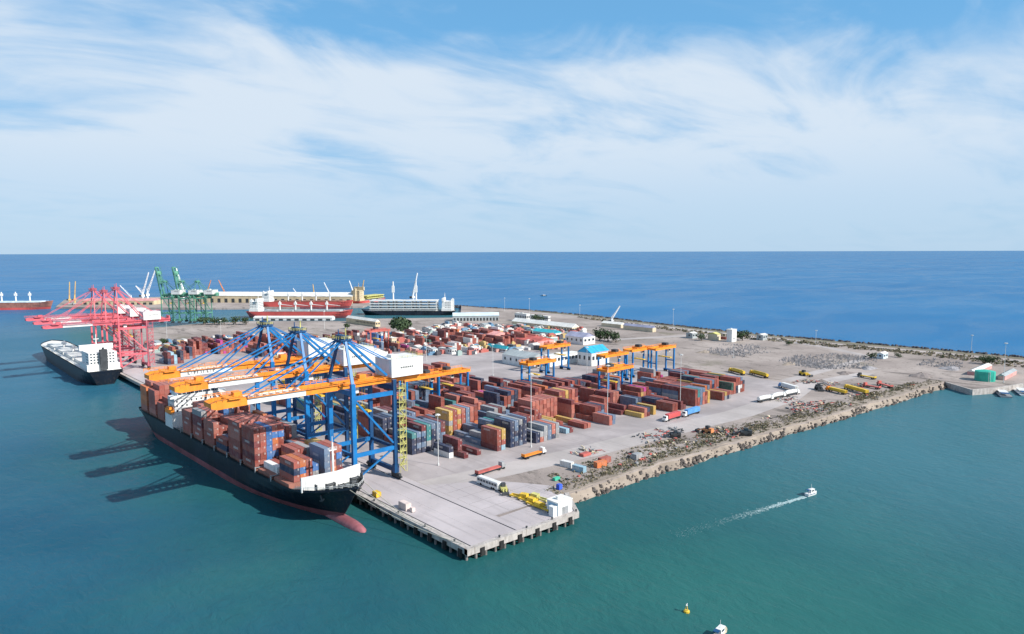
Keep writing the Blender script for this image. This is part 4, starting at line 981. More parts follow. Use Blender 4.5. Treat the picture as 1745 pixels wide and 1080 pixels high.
# ------------------------------------------------------------------ light masts
def mast(label, px, py, pt):
    p = G(px, py); h = (py - pt)*mpp(p)*1.0; t = thing('light_mast', label, 'lamp', (p.x, p.y, GZ), 0, 'tall light masts')
    r = max(.2, h*.0062)
    part('pole', t, m_pole, lambda b: (b.cyl((0, 0, 0), (0, 0, h), r, r*.55, 8), b.cyl((0, 0, 0), (0, 0, 1), r*2, r*2, 8)))
    part('lamp_ring', t, m_pole, lambda b: (b.cyl((0, 0, h - .5), (0, 0, h - .2), .8, .8, 8), [b.box(.95*math.cos(q) - .25, .95*math.cos(q) + .25, .95*math.sin(q) - .25, .95*math.sin(q) + .25, h - .8, h - .4) for q in [k*math.pi/3 for k in range(6)]]))
for px, py, pt, lb_ in [(747, 793, 703, 'light mast before the nearest yard stacks'), (905, 762, 634, 'light mast before the dark low stacks'), (1035, 722, 620, 'light mast by the pale blue container'), (1159, 692, 602, 'light mast beside the red stacks on the right'), (1147, 560, 526, 'mast on the breakwater road, mid photo'), (860, 530, 507, 'mast left of the white block by the sea'), (902, 533, 508, 'mast behind the white block'), (988, 541, 519, 'mast on the breakwater behind the long white roof'),
                        (1710, 652, 583, 'tall mast on the right edge pier'), (1655, 600, 570, 'mast on the breakwater near the right edge'), (285, 585, 545, 'mast on the open paving beside the pink crane'), (377, 580, 545, 'mast on the open paving left of the blue cranes'), (1390, 586, 562, 'mast on the breakwater behind the block yard'), (553, 560, 530, 'mast beside the basin quay'), (727, 615, 565, 'mast on the grey open paving'), (1250, 610, 575, 'mast in front of the tower house'), (1000, 640, 590, 'mast beside the white warehouse'), (840, 640, 585, 'mast left of the grey shed')]:
    mast(lb_, px, py, pt)

# ------------------------------------------------------------------ other ships
def cargo_ship(label, a_, b_, B_, dk, mh, mboot, mdk, posts=4, jib=True, hold=True, sup=(14, 20), supm=None, layers=0, layerm=None, name='bulk_carrier', postm=None, post_h=14., group=None, funnelm=None, upto=None):
    """a_: stern pixel at the waterline, b_: bow pixel at the waterline"""
    pa, pb = G(*a_, 0), G(*b_, 0); d = pb - pa; L_ = d.length; rz = math.atan2(-d.x, d.y)
    t = thing(name, label, 'ship', (pa.x, pa.y, 0), rz, group)
    hull_part('hull', t, [mh, mdk], L_, B_, [dk*.3, dk*.65, dk], dk, 6, 4, .75, .88, top=.8, zoff=lambda y, z: (z/dk)*(max(0, (y - L_*.9)/(L_*.1))*2.2))
    hull_part('boot_topping', t, [mboot], L_, B_, [-1.5, 0, dk*.3], dk, 6, 4, .75, .88)
    supm = supm or m_white
    s0, s1 = L_*.03, L_*.03 + sup[0]
    su = part('superstructure', t, supm, lambda b: (b.box(-B_*.44, B_*.44, s0, s1, dk - .8, dk + 4), b.box(-B_*.38, B_*.38, s0 + 1, s1 - .6, dk + 4, dk + sup[1]*.75), b.box(-B_*.46, B_*.46, s1 - 4, s1 - .8, dk + sup[1]*.75, dk + sup[1])))
    for k in range(4):
        z = dk + 4.8 + k*(sup[1]*.75 - 4)/4
        part('window_row', su, m_glass, lambda b: ([b.box(-B_*.34 + i*B_*.085, -B_*.34 + i*B_*.085 + B_*.05, s1 - .62, s1 - .55, z, z + 1.0) for i in range(8)], [b.box(x - .04, x + .04, s0 + 2 + i*2.4, s0 + 3.3 + i*2.4, z, z + 1.0) for i in range(4) for x in (-B_*.38, B_*.38)], [b.box(-B_*.34 + i*B_*.085, -B_*.34 + i*B_*.085 + B_*.05, s0 + .94, s0 + 1.0, z, z + 1.0) for i in range(8)]))
    part('mast', t, supm, lambda b: (b.cyl((0, s1 - 4, dk + sup[1]), (0, s1 - 4, dk + sup[1] + 8), .5, .2, 6), b.box(-2, 2, s1 - 4.2, s1 - 3.8, dk + sup[1] + 4, dk + sup[1] + 4.5)))
    part('funnel', t, funnelm or supm, lambda b: (b.box(-2.4, 2.4, s0 - 2.5, s0 + 1.8, dk, dk + sup[1]*.9), b.cyl((0, s0 - .5, dk + sup[1]*.9), (0, s0 - .5, dk + sup[1]*.9 + 1.5), .9)))
    h0, h1 = s1 + 5, L_*.9; n = posts + 1; seg = (h1 - h0)/n
    if hold:
        for k in range(n):
            part('hatch', t, mdk if not layers else m_roofwhite, lambda b: b.box(-B_*.3, B_*.3, h0 + k*seg + 2, h0 + (k + 1)*seg - 2, dk - .8, dk + 1.6))
    for k in range(layers):
        part('stacked_cover', t, layerm or m_white, lambda b: (b.box(-B_*.46, B_*.46, h0 + 2, h1 - 1, dk + 2.6 + k*4.2, dk + 4.0 + k*4.2), [b.box(-B_*.40, B_*.40, h0 + 3 + q*(h1 - h0 - 6)/8, h0 + 4 + q*(h1 - h0 - 6)/8, dk + 1.61 + k*4.2 - (1.2 if k else 0), dk + 2.59 + k*4.2) for q in range(9)]))
    for k in range(posts):
        y = h0 + (k + 1)*seg
        p_ = part('deck_crane', t, postm or m_white, lambda b: (b.cyl((0, y, dk - .8), (0, y, dk + post_h), 1.3, 1.0, 8), b.box(-1.8, 1.8, y - 1.8, y + 1.8, dk + post_h*.62, dk + post_h*.85)))
        if jib: part('jib', p_, postm or m_white, lambda b: b.beam((0, y + 1.5, dk + post_h*.66), (0, y + seg*.85, dk + post_h*.45 + 1), .9, .9, 0, .5, .5))
    part('bulwark_rail', t, m_white, lambda b: b.rail([(-B_*.47, h0, dk), (-B_*.47, h1, dk)], 1.2, .16, step=6))
    return t
rs = cargo_ship('dark-hulled cargo ship with white superstructure moored below the pink cranes', (196, 655), (88, 602), 25, 11.5, m_hull, m_hull, m_roofwhite, posts=3, jib=False, sup=(26, 17), post_h=7, name='cargo_ship', funnelm=m_dark)
rs.location = (-14.2, 417, 0); rs.rotation_euler[2] = 0.
cargo_ship('red bulk carrier moored at the near side of the basin', (425, 541), (602, 541), 27, 10.5, m_redhull, m_boot, m_roofgrey, posts=4, sup=(14, 19), post_h=15)
cargo_ship('red bulk carrier moored at the far pier behind', (446, 525), (602, 525), 27, 12.5, m_redhull, m_boot, m_rdeck, posts=4, sup=(14, 19), post_h=16)
cargo_ship('dark-hulled ship with stacked white covers and two tall masts', (776, 536), (616, 536), 26, 7, m_hull, m_hull, m_grey, posts=2, jib=False, sup=(16, 20), layers=4, post_h=46, name='deck_cargo_ship')
cargo_ship('sand-coloured ship with high superstructure at the end of the far pier', (604, 520), (652, 514), 24, 8, m_redhull, m_boot, m_grey, posts=2, jib=False, sup=(16, 26), supm=m_cranecream, layers=2, layerm=m_palegreen, post_h=8, name='coaster')
cargo_ship('pale red-bottomed bulk carrier anchored at the far left edge', (-70, 528), (92, 526), 30, 13, m_rdeck, m_redhull, m_roofpale, posts=4, jib=False, sup=(15, 18), post_h=18)

# ------------------------------------------------------------------ harbour cranes
def harbour_crane(label, px, py, tips, mm, tower=.42, base=3.4, bz=GZ):
    p = G(px, py, bz); m_ = mpp(p); t = thing('harbour_crane', label, 'crane', (p.x, p.y, bz), 0)
    rt = Vector((Rt.x, Rt.y, 0)).normalized()
    h = max((py - ty)*m_ for _, ty in tips)
    th_ = h*tower; s = max(2.2, h*.055)
    part('chassis', t, m_grey, lambda b: (b.box(-s*1.6, s*1.6, -s*1.2, s*1.2, 1.2, 3.0), [b.cyl((x, y, .8), (x + .9, y, .8), .8, n=8) for x in (-s*1.5, -s*.5, s*.5, s*1.3) for y in (-s, s)]))
    part('tower', t, mm, lambda b: (b.beam((0, 0, 3), (0, 0, th_), s*.9, s*.9, 0, s*.6, s*.6), b.box(-s*.9, s*.9, -s*.8, s*.8, th_*.45, th_*.62)))
    part('counterweight', t, m_dark, lambda b: b.box(-s*1.9, -s*.9, -s*.8, s*.8, th_*.45, th_*.6))
    for tx, ty in tips:
        tip = rt*((tx - px)*m_) + Vector((0, 0, (py - ty)*m_))
        part('jib', t, mm, lambda b: b.lattice((0, 0, th_*.7), tip, s*.75, s*.22, 0, 8))
        part('tie', t, mm, lambda b: b.beam((0, 0, th_), tip, s*.12, s*.12))
    return t
m_hc = mat('white_crane', (.72, .74, .76), .5, .1); m_ho = mat('orange_crane', (.62, .25, .10), .5, .15); m_hy = mat('ochre_crane', (.60, .40, .15), .5, .15)
for px, py, tips, mm, lb_ in [(224, 515, [(206, 486)], m_hc, 'small white harbour crane left of the crossed jibs'), (244, 515, [(233, 487), (256, 464)], m_hc, 'white harbour crane with two jibs, left of the green cranes'), (252, 514, [(267, 461)], m_hc, 'white harbour crane whose jib leans right beside green cranes'),
        (313, 512, [(303, 457)], m_hc, 'tall white and red harbour crane above the green cranes'), (322, 512, [(336, 500)], m_hc, 'white low-jib crane right of the tall harbour crane'), (352, 512, [(361, 477)], m_ho, 'left orange crane leaning right on the far pier'), (385, 512, [(374, 477)], m_ho, 'right orange crane leaning left on the far pier'),
        (563, 512, [(553, 481)], m_hc, 'white jib crane on the far pier behind red ship'), (510, 512, [(500, 491)], m_hc, 'short white jib crane behind the red ship'), (536, 512, [(534, 484)], m_hy, 'ochre mast crane behind the red ship'), (604, 512, [(596, 478)], m_hc, 'pale crane left of the sand-coloured ship'), (616, 512, [(621, 477)], m_hy, 'ochre crane above the sand-coloured ship'),
        (704, 518, [(712, 465)], m_hc, 'white jib crane standing behind the stacked white covers'), (1042, 553, [(1056, 521)], m_hc, 'lone grey jib crane beside the cream shed'), (119, 519, [(121, 480)], m_hy, 'left ochre crane tower on the far pier tip'), (128, 519, [(131, 479)], m_hy, 'right ochre crane tower on the far pier tip')]:
    harbour_crane(lb_, px, py, tips, mm, bz=3.5 if py in (515, 514, 512, 519) else GZ)

# ------------------------------------------------------------------ vehicles and loose goods
def oriented(name, label, cat, a_, b_, group=None, z=GZ):
    pa, pb = G(*a_, z), G(*b_, z); d = pb - pa
    t = thing(name, label, cat, (pa.x, pa.y, z), math.atan2(-d.x, d.y), group); return t, d.length
def truck(label, rear, front, mc, load='box', mcab=None, group='trucks around the yard', ln=None, loadh=2.6):
    t, L_ = oriented('truck', label, 'truck', rear, front, group)
    L_ = ln or L_; cab = 2.4; w = 1.22
    part('trailer_bed', t, m_dark, lambda b: b.box(-w, w, 0, L_ - cab - .4, 1.0, 1.3))
    if load == 'box': part('load', t, mc, lambda b: (b.box(-w, w, .2, L_ - cab - .8, 1.32, 1.32 + loadh), [b.box(-w - .04, w + .04, .2 + k*(L_ - cab - 1.1)/10, .32 + k*(L_ - cab - 1.1)/10, 1.33, 1.3 + loadh) for k in range(11)]))
    elif load == 'tank': part('load', t, mc, lambda b: (b.cyl((0, .2, 2.5), (0, L_ - cab - .9, 2.5), 1.2, n=14), b.box(-.4, .4, 2, L_ - cab - 3, 3.6, 3.9), [b.cyl((0, .5 + k*2.5, 2.5), (0, .7 + k*2.5, 2.5), 1.25, n=14) for k in range(int((L_ - cab - 1)/2.5))]))
    elif load == 'flat': part('load', t, mc, lambda b: (b.box(-w, w, .1, L_ - cab - .6, 1.32, 1.75), b.box(-w, w, .1, .5, 1.75, 2.5)))
    part('cab', t, [mcab or m_white, m_glass], lambda b: (b.box(-w, w, L_ - cab, L_ - .6, .9, 2.2), b.xz([(-w, 2.2), (w, 2.2), (w - .15, 3.3), (-w + .15, 3.3)], L_ - cab, L_ - .9), b.box(-w, w, L_ - .6, L_, .9, 1.9), b.box(-w + .2, w - .2, L_ - .9, L_ - .86, 2.25, 3.0, 1)))
    for y in (1.3, 2.6, L_ - cab - 1.4, L_ - 1.1):
        for x in (-w + .15, w - .15): part('wheel', t, m_tyre, lambda b: b.cyl((x - .18, y, .52), (x + .18, y, .52), .52, n=10))
    return t
truck('orange flatbed truck on the road before the yard', (891, 783), (928, 772), m_orange, 'flat', m_white)
truck('red box truck on the yard edge', (1157, 711), (1131, 719), mat('truck_red', (.55, .09, .09), .5), 'box', m_white)
truck('blue box truck behind the red truck', (1190, 703), (1164, 711), mat('truck_blue', (.10, .30, .62), .5), 'box', m_white)
truck('leftmost white tank truck in the line along the dirt edge', (1292, 686), (1315, 681), m_white, 'tank', ln=15)
truck('middle white tank truck in the line along the dirt edge', (1315, 681), (1336, 676), m_white, 'tank', ln=15)
truck('rightmost white tank truck in the line along the dirt edge', (1337, 676), (1360, 671), m_white, 'tank', ln=16)
truck('white and blue lorry behind the tank trucks', (1358, 668), (1328, 659), m_white, 'box', mat('lorry_blue', (.1, .25, .5)))
truck('left yellow tanker trailer behind the right-hand stacks', (1268, 640), (1232, 630), m_yellow, 'tank', m_yellow, ln=19)
truck('right yellow tanker trailer behind the right-hand stacks', (1308, 645), (1268, 634), m_yellow, 'tank', m_yellow, ln=21)
truck('orange-yellow lorry on the dirt beside the shore', (1442, 673), (1408, 665), m_yellow, 'box', m_orange, loadh=1.8)
truck('bright yellow lorry beside the orange-yellow lorry', (1478, 673), (1440, 662), m_yellow, 'box', m_yellow, loadh=2.)
truck('left red trailer truck near the yellow lorries', (1500, 664), (1474, 659), m_roofred, 'flat', m_roofred, ln=13)
truck('right red trailer truck near the yellow lorries', (1520, 662), (1494, 655), m_roofred, 'flat', m_roofred, ln=14)
truck('yellow flat truck on the dirt behind red trailers', (1492, 647), (1460, 641), m_yellow, 'flat', m_dark, ln=15)
truck('long orange-red trailer beside the scrub at the apron edge', (812, 812), (859, 797), m_roofred, 'flat', m_grey)
for k, (x, y, c) in enumerate([(9, 118, 'maroon'), (14.5, 140, 'orange'), (9, 180, 'grey')]):
    t = truck(['yard truck carrying a load beneath the middle blue crane', 'yard truck between the middle and farthest blue cranes', 'yard truck behind the farthest blue crane'][k], (600, 760), (610, 750), mat('load_' + c, PAL[c]), 'box', m_yellow, ln=16)
    t.location = (x, y, GZ); t.rotation_euler[2] = 0 if k != 1 else math.pi
# the long white coach at the edge of the apron
t, L_ = oriented('coach', 'long white coach parked at the edge of the pier apron', 'bus', (852, 836), (812, 821)); L_ = 13
part('body', t, m_white, lambda b: (b.box(-1.25, 1.25, 0, L_, .45, 3.2), b.box(-1.1, 1.1, .3, L_ - .3, 3.2, 3.35)))
for x in (-1.27, 1.27):
    for k in range(7): part('window', t, m_glass, lambda b: b.box(x - .02, x + .02, .7 + k*1.72, 2.1 + k*1.72, 1.7, 2.7))
    for y in (2.4, 3.6, 10.4): part('wheel', t, m_tyre, lambda b: b.cyl((x*.93 - .15, y, .5), (x*.93 + .15, y, .5), .5, n=10))
part('windscreen', t, m_glass, lambda b: b.box(-1.1, 1.1, L_, L_ + .03, 1.5, 2.8))
# yellow forklift-like machine and spreader frames near the coach
def machine(label, px, py, mm, s=1.):
    p = G(px, py); t = thing('loader', label, 'vehicle', (p.x, p.y, GZ), R.uniform(0, 3))
    part('body', t, mm, lambda b: (b.box(-1.3*s, 1.3*s, -2.6*s, 2.0*s, .8, 2.0*s), b.box(-1.1*s, 1.1*s, -2.6*s, -1.2*s, 2.0*s, 2.5*s)))
    part('cab', t, [m_dark, m_glass], lambda b: (b.box(-.8*s, .8*s, -1.1*s, .6*s, 2.0*s, 3.4*s), b.box(-.85*s, .85*s, -.9*s, .4*s, 2.4*s, 3.2*s, 1)))
    part('arm', t, mm, lambda b: (b.beam((.6*s, 1.5*s, 1.8*s), (.6*s, 4.4*s, .9*s), .35*s), b.beam((-.6*s, 1.5*s, 1.8*s), (-.6*s, 4.4*s, .9*s), .35*s)))
    part('bucket', t, m_dark, lambda b: b.xz([(-1.4*s, .1), (1.4*s, .1), (1.4*s, 1.2*s), (-1.4*s, 1.2*s)], 4.3*s, 5.2*s))
    for y in (-1.7*s, 1.3*s):
        for x in (-1.4*s, 1.4*s): part('wheel', t, m_tyre, lambda b: b.cyl((x - .25*s, y, .75*s), (x + .25*s, y, .75*s), .75*s, n=10))
machine('yellow-green loader right behind the white coach', 858, 837, m_palegreen)
machine('dark digger on the scrub right of the orange container', 1270, 742, m_dark, 1.2)
machine('orange digger on the scrub below the tank trucks', 1205, 738, m_ho, 1.2)
machine('dark crawler on the scrub left of the tank trucks', 1150, 745, m_dark, 1.1)
machine('yellow loader on the dirt left of the yellow lorries', 1370, 640, m_yellow, 1.3)
machine('dark loader beside the yellow lorries', 1395, 664, m_dark, 1.3)
def frame(label, px, py, rz, mm):
    p = G(px, py); t = thing('spreader_frame', label, 'lifting frame', (p.x, p.y, GZ), rz, 'yellow lifting frames on the apron')
    part('long_beam', t, mm, lambda b: b.box(-1.1, -.7, -6, 6, .5, 1.1)); part('long_beam', t, mm, lambda b: b.box(.7, 1.1, -6, 6, .5, 1.1))
    for y in (-5.9, -2, 1.6, 5.5): part('cross_beam', t, mm, lambda b: b.box(-.7, .7, y, y + .4, .55, 1.05))
    part('headblock', t, mm, lambda b: (b.box(-1.0, 1.0, -1.5, 1.5, 1.1, 2.2),))
    for x in (-.9, .9):
        for y in (-5.7, 5.7): part('corner_foot', t, m_dark, lambda b: b.box(x - .2, x + .2, y - .2, y + .2, 0, .5))
frame('upper yellow lifting frame lying beside the coach', 893, 850, .3, m_yellow); frame('middle yellow lifting frame before the hut', 906, 857, .1, m_yellow); frame('lower yellow lifting frame touching the hut shadow', 918, 865, .0, m_yellow); frame('pale yellow lifting frame behind the others near the scrub', 912, 850, .15, m_palegreen)
def block(name, label, px, py, lx, ly, h, mm, cat='block', rz=0.):
    p = G(px, py); t = thing(name, label, cat, (p.x, p.y, GZ), rz)
    part('body', t, mm, lambda b: (b.box(-lx/2, lx/2, -ly/2, ly/2, .15, h), b.box(-lx/2 + .12, lx/2 - .12, -ly/2 + .12, ly/2 - .12, h, h + .12)))
    for x in (-lx*.35, lx*.35): part('skid', t, m_dark, lambda b: b.box(x - .15, x + .15, -ly/2, ly/2, 0, .15))
block('site_box', 'large pale pink box on the pier near the ship bow', 690, 867, 2.4, 5.0, 2.6, mat('pale_pink', (.62, .52, .48)))
block('site_box', 'small pale box beside the large pale pink box', 703, 872, 1.4, 1.6, 1.6, mat('pale_pink', (.62, .52, .48)))
block('site_box', 'yellow box on the pier beside the ship bow', 642, 846, 2.2, 3.2, 2.0, m_yellow)
block('dark_hut', 'dark grey hut on the scrub near the shore', 1085, 782, 4.5, 3.0, 2.6, m_grey, 'hut')
block('blue_tank_box', 'bright blue box at the shore behind the hut', 953, 834, 1.8, 1.8, 2.2, mat('tank_blue', (.04, .10, .55)))
block('green_crate', 'green crate on the scrub above the blue box', 948, 818, 3.2, 1.6, 1.2, mat('crate_green', (.06, .42, .28)))
block('red_crate', 'flat red skip on the scrub beside the road', 997, 776, 5.5, 3.0, 1.2, m_roofred)
def loose(label, px, py, colr, rz, L20=False):
    p = G(px, py); o = bpy.data.objects.new('container', c20 if L20 else c40); col.objects.link(o); o.location = (p.x, p.y, GZ + .02); o.rotation_euler[2] = rz; o.color = (*PAL[colr], 1); tag(o, label, 'container', 'containers standing in the scrub')
loose('white short container in the scrub, left of the pale blue one', 966, 795, 'white', .15, True); loose('pale blue short container in the scrub', 987, 803, 'pale blue', .1, True); loose('orange container in the scrub by the shore', 1023, 795, 'orange', math.pi/2 - .1, True)
loose('dark red container behind the orange one in the scrub', 1030, 788, 'brick red', math.pi/2 - .1, True)

# ------------------------------------------------------------------ mooring lines
def rope(label, p, q, sag=1.5):
    b = MB(); p = Vector(p); q = Vector(q); prev = p
    for i in range(1, 13):
        t_ = i/12; c0 = p.lerp(q, t_) - Vector((0, 0, 4*sag*t_*(1 - t_))); b.beam(prev, c0, .16, .16); prev = c0
    tag(b.build('mooring_rope', m_rope), label, 'rope', 'bow mooring ropes')
rope('mooring rope from the ship bow to the farther bollard', (-10, 51, 14.8), (.8, 20.4, GZ + .8)); rope('mooring rope from the ship bow to the nearer bollard', (-14.5, 49, 14.8), (.8, 3.6, GZ + .8), 2.0); rope('short mooring rope from the bow shoulder', (-5, 57, 14.6), (.8, 37.2, GZ + .8), .6)

# ------------------------------------------------------------------ boats and buoy
def boat(label, px, py, L_, hd, mh=m_white, cabin=True, wake=False, name='motor_boat'):
    p = G(px, py, 0); t = thing(name, label, 'boat', (p.x, p.y, 0), hd)
    W_ = L_*.3
    def hullf(b):
        ring = lambda z, k: [(-W_/2*k, -L_/2, z), (-W_/2*k, L_*.15, z), (-W_*.28*k, L_*.38, z), (0, L_/2 - (1 - k)*2, z), (W_*.28*k, L_*.38, z), (W_/2*k, L_*.15, z), (W_/2*k, -L_/2, z)]
        n = 7; b.v += ring(-.4, .7) + ring(.9, 1.) + ring(1.1, 1.0)
        for a0 in (0, n):
            for i in range(n): b.face([a0 + i, a0 + (i + 1) % n, a0 + n + (i + 1) % n, a0 + n + i][::-1])
        b.face(list(range(2*n, 3*n))[::-1])
    part('hull', t, mh, hullf)
    part('rub_rail', t, m_navy, lambda b: (b.beam((-W_*.51, -L_/2, .85), (-W_*.51, L_*.15, .85), .18), b.beam((W_*.51, -L_/2, .85), (W_*.51, L_*.15, .85), .18)))
    if cabin:
        c0 = part('cabin', t, m_white, lambda b: (b.box(-W_*.32, W_*.32, -L_*.18, L_*.16, 1.1, 2.4), b.box(-W_*.36, W_*.36, -L_*.22, L_*.18, 2.4, 2.55)))
        part('window', c0, m_glass, lambda b: (b.box(-W_*.33, W_*.33, -L_*.12, L_*.1, 1.6, 2.2), b.box(-W_*.25, W_*.25, L_*.16, L_*.165, 1.6, 2.2)))
        part('mast', t, m_pole, lambda b: b.cyl((0, -L_*.05, 2.5), (0, -L_*.05, 4.6), .06, n=5))
        part('canopy', t, m_navy, lambda b: (b.box(-W_*.35, W_*.35, -L_*.46, -L_*.24, 2.5, 2.6), [b.beam((x, y, 1.1), (x, y, 2.5), .08) for x in (-W_*.33, W_*.33) for y in (-L_*.45, -L_*.26)]))
    return t
a1, a0_ = G(1395, 840, 0), G(1240, 886, 0); dd = a1 - a0_; hd = math.atan2(-dd.x, dd.y)
boat('white motor boat running over the green water on the right', 1383, 843, 6.6, hd)
boat('small dark boat far out on the blue sea', 927, 504, 16, hd, m_dark, name='fishing_boat')
boat('boat cut off by the bottom edge of the picture', 1228, 1084, 7.0, hd + .3, m_cream, name='work_boat')
# foam wake behind the motor boat: scattered patches on the water
b = MB(); RW = random.Random(5); u = dd.normalized(); v = Vector((-u.y, u.x, 0)); st = G(1371, 847, 0)
for k in range(1300):
    s_ = RW.random()**2.0*72; wd = .6 + s_*.035; c0 = st - u*s_ + v*RW.gauss(0, .55)*wd
    r = RW.uniform(.08, .34)*max(.25, 1 - s_/70); n = 5
    b.add([(c0.x + u.x*r*1.9*math.cos(6.28*i/n) + v.x*r*math.sin(6.28*i/n), c0.y + u.y*r*1.9*math.cos(6.28*i/n) + v.y*r*math.sin(6.28*i/n), .05 + .0004*(k % 60)) for i in range(n)], [tuple(range(n))])
tag(b.build('wake_foam', m_foam), 'white foam trail behind the motor boat', 'foam', kind='stuff')
p = G(1170, 1043, 0); t = thing('buoy', 'yellow buoy floating in the green water at bottom right', 'buoy', (p.x, p.y, 0))
part('float', t, m_yellow, lambda b: (b.cyl((0, 0, -.3), (0, 0, .45), .85, .85, 12), b.cyl((0, 0, .45), (0, 0, .7), .85, .5, 12))); part('tower', t, m_yellow, lambda b: [b.beam((.5*math.cos(q), .5*math.sin(q), .6), (.12*math.cos(q), .12*math.sin(q), 1.9), .1) for q in (0, 2.1, 4.2)]); part('top_mark', t, m_white, lambda b: (b.beam((-.35, 0, 2.0), (.35, 0, 2.5), .12), b.beam((.35, 0, 2.0), (-.35, 0, 2.5), .12), b.cyl((0, 0, 1.85), (0, 0, 2.05), .22, n=8)))
# workboats and clutter at the right-edge pier
boat('grey workboat moored left of the white one at the right edge', 1708, 672, 24, math.radians(-68), m_grey, name='work_boat'); boat('white workboat moored at the right edge pier', 1742, 669, 28, math.radians(-68), m_white, name='work_boat')
p = G(1678, 648); t = thing('green_tank', 'green tank on the right edge pier', 'tank', (p.x, p.y, GZ)); part('shell', t, mat('tank_green', (.03, .40, .30), .5), lambda b: (b.cyl((0, 0, 0), (0, 0, 7), 6.5, n=20), b.cyl((0, 0, 7), (0, 0, 8.2), 6.5, .6, 20))); part('ladder', t, m_pole, lambda b: (b.beam((-5.6, -3.6, 0), (-5.6, -3.6, 7.6), .2), b.beam((-5.0, -4.4, 0), (-5.0, -4.4, 7.6), .2)))
bld('pier_shed', 'low white and pink shed left of the green tank', 1662, 640, 1648, 1690, 634, m_roofpink, m_roofwhite, 'gable', 1.5)
bld('pier_shed', 'low pink shed right of the green tank', 1712, 648, 1700, 1732, 641, m_roofpink, m_roofgrey, 'gable', 1.5)
b = MB()
for (x0, y0), (x1, y1) in zip(dock, dock[1:]): b.beam((x0, y0, 1.9), (x1, y1, 1.9), 1.2, GZ + .3)
tag(b.build('dock_wall', m_edge), 'concrete dock wall at the right edge basin', 'wall')

# ------------------------------------------------------------------ uncountable clutter
CLUST = {}
def clustered(poly, key, n, sg):
    if key not in CLUST: CLUST[key] = [inpoly(poly) for _ in range(n)]
    while True:
        c0 = R.choice(CLUST[key]); x, y = R.gauss(c0[0], sg*1.8), R.gauss(c0[1], sg)
        if pin(poly, x, y): return x, y
def pin(poly, x, y):
    c_ = False; j = len(poly) - 1
    for i in range(len(poly)):
        (xi, yi), (xj, yj) = poly[i], poly[j]
        if (yi > y) != (yj > y) and x < (xj - xi)*(y - yi)/(yj - yi) + xi: c_ = not c_
        j = i
    return c_
def inpoly(poly):
    (x0, x1), (y0, y1) = (min(p[0] for p in poly), max(p[0] for p in poly)), (min(p[1] for p in poly), max(p[1] for p in poly))
    while True:
        x, y = R.uniform(x0, x1), R.uniform(y0, y1); c_ = False; j = len(poly) - 1
        for i in range(len(poly)):
            (xi, yi), (xj, yj) = poly[i], poly[j]
            if (yi > y) != (yj > y) and x < (xj - xi)*(y - yi)/(yj - yi) + xi: c_ = not c_
            j = i
        if c_: return x, y
scrub = [(66, 17), (157, 12), (272, 2), (420, -12), (425, 10), (350, 32), (300, 24), (232, 22), (170, 30), (110, 36), (72, 34)]
# heaps of sand and spoil on the open ground
def mound(label, px, py, wx, wy, h, mm, seed):
    p = G(px, py); rnd = random.Random(seed); b = MB(); n, mrings = 22, 7
    for j in range(mrings):
        k = j/(mrings - 1)
        for i in range(n):
            q = 2*math.pi*i/n; rr = (1 - k)*(1 + .18*math.sin(3*q + seed) + rnd.uniform(-.09, .09)); b.v.append((wx*rr*math.cos(q), wy*rr*math.sin(q), h*(k**.8)*(1 + rnd.uniform(-.12, .12)) - .05))
    for j in range(mrings - 1):
        for i in range(n): b.face([j*n + i, j*n + (i + 1) % n, (j + 1)*n + (i + 1) % n, (j + 1)*n + i])
    tag(b.build('spoil_heap', mm, None, (p.x, p.y, GZ)), label, 'heap', 'heaps of spoil on the open ground')
m_spoil = mat('spoil', (.20, .17, .16), .95, .3, .3, bump=.5); m_spoil2 = mat('spoil_grey', (.26, .25, .26), .95, .3, .3, bump=.5)
mound('long brown spoil heap left of the right edge basin', 1570, 640, 13, 7, 2.6, m_spoil, 1); mound('grey spoil heap beside the tracks near the small basin', 1620, 628, 11, 7, 2.4, m_spoil2, 2); mound('low brown heap behind the yellow flat truck', 1440, 636, 9, 5, 1.8, m_spoil, 3); mound('small grey heap in front of the grey hut', 1480, 628, 8, 5, 2.4, m_spoil2, 4); mound('low tan heap behind the yellow tankers', 1345, 620, 10, 5, 1.6, m_sand, 5); mound('dark heap on the dirt right of the tank trucks', 1400, 650, 6, 4, 1.8, m_spoil, 6); mound('tan heap by the road below the tower house', 1200, 600, 9, 5, 1.8, m_sand, 7)
scrub2 = [(66, 17), (157, 12), (272, 4), (420, -9), (420, -2), (300, 11), (232, 19), (170, 30), (110, 36), (72, 34)]
# concrete armour blocks stored in rows
b = MB()
def armour(b, x, y, s, rz):
    c_, s_ = math.cos(rz), math.sin(rz)
    for k in range(3):
        ang = rz + k*2.094; b.beam((x, y, GZ + s*.9), (x + math.cos(ang)*s, y + math.sin(ang)*s, GZ + s*.1), s*.55, s*.55, 0, s*.4, s*.4)
    b.beam((x, y, GZ + s*.8), (x, y, GZ + s*1.9), s*.55, s*.55, 0, s*.4, s*.4)
for poly, n in (([G(*q).to_2d()[:] for q in ((1195, 600), (1262, 612), (1330, 604), (1300, 588), (1230, 586))], 520), ([G(*q).to_2d()[:] for q in ((1325, 618), (1400, 630), (1520, 627), (1525, 612), (1420, 602), (1340, 607))], 900), ([G(*q).to_2d()[:] for q in ((1560, 622), (1640, 630), (1640, 616), (1580, 610))], 160)):
    for k in range(n): x, y = clustered(poly, n, 14, 7.); armour(b, x, y, R.uniform(.4, .85), R.uniform(0, 6))
tag(b.build('armour_blocks', mat('armour_concrete', (.27, .262, .27), .9, .35, .2)), 'grey concrete armour blocks stored in fields on the dirt', 'blocks', kind='stuff')
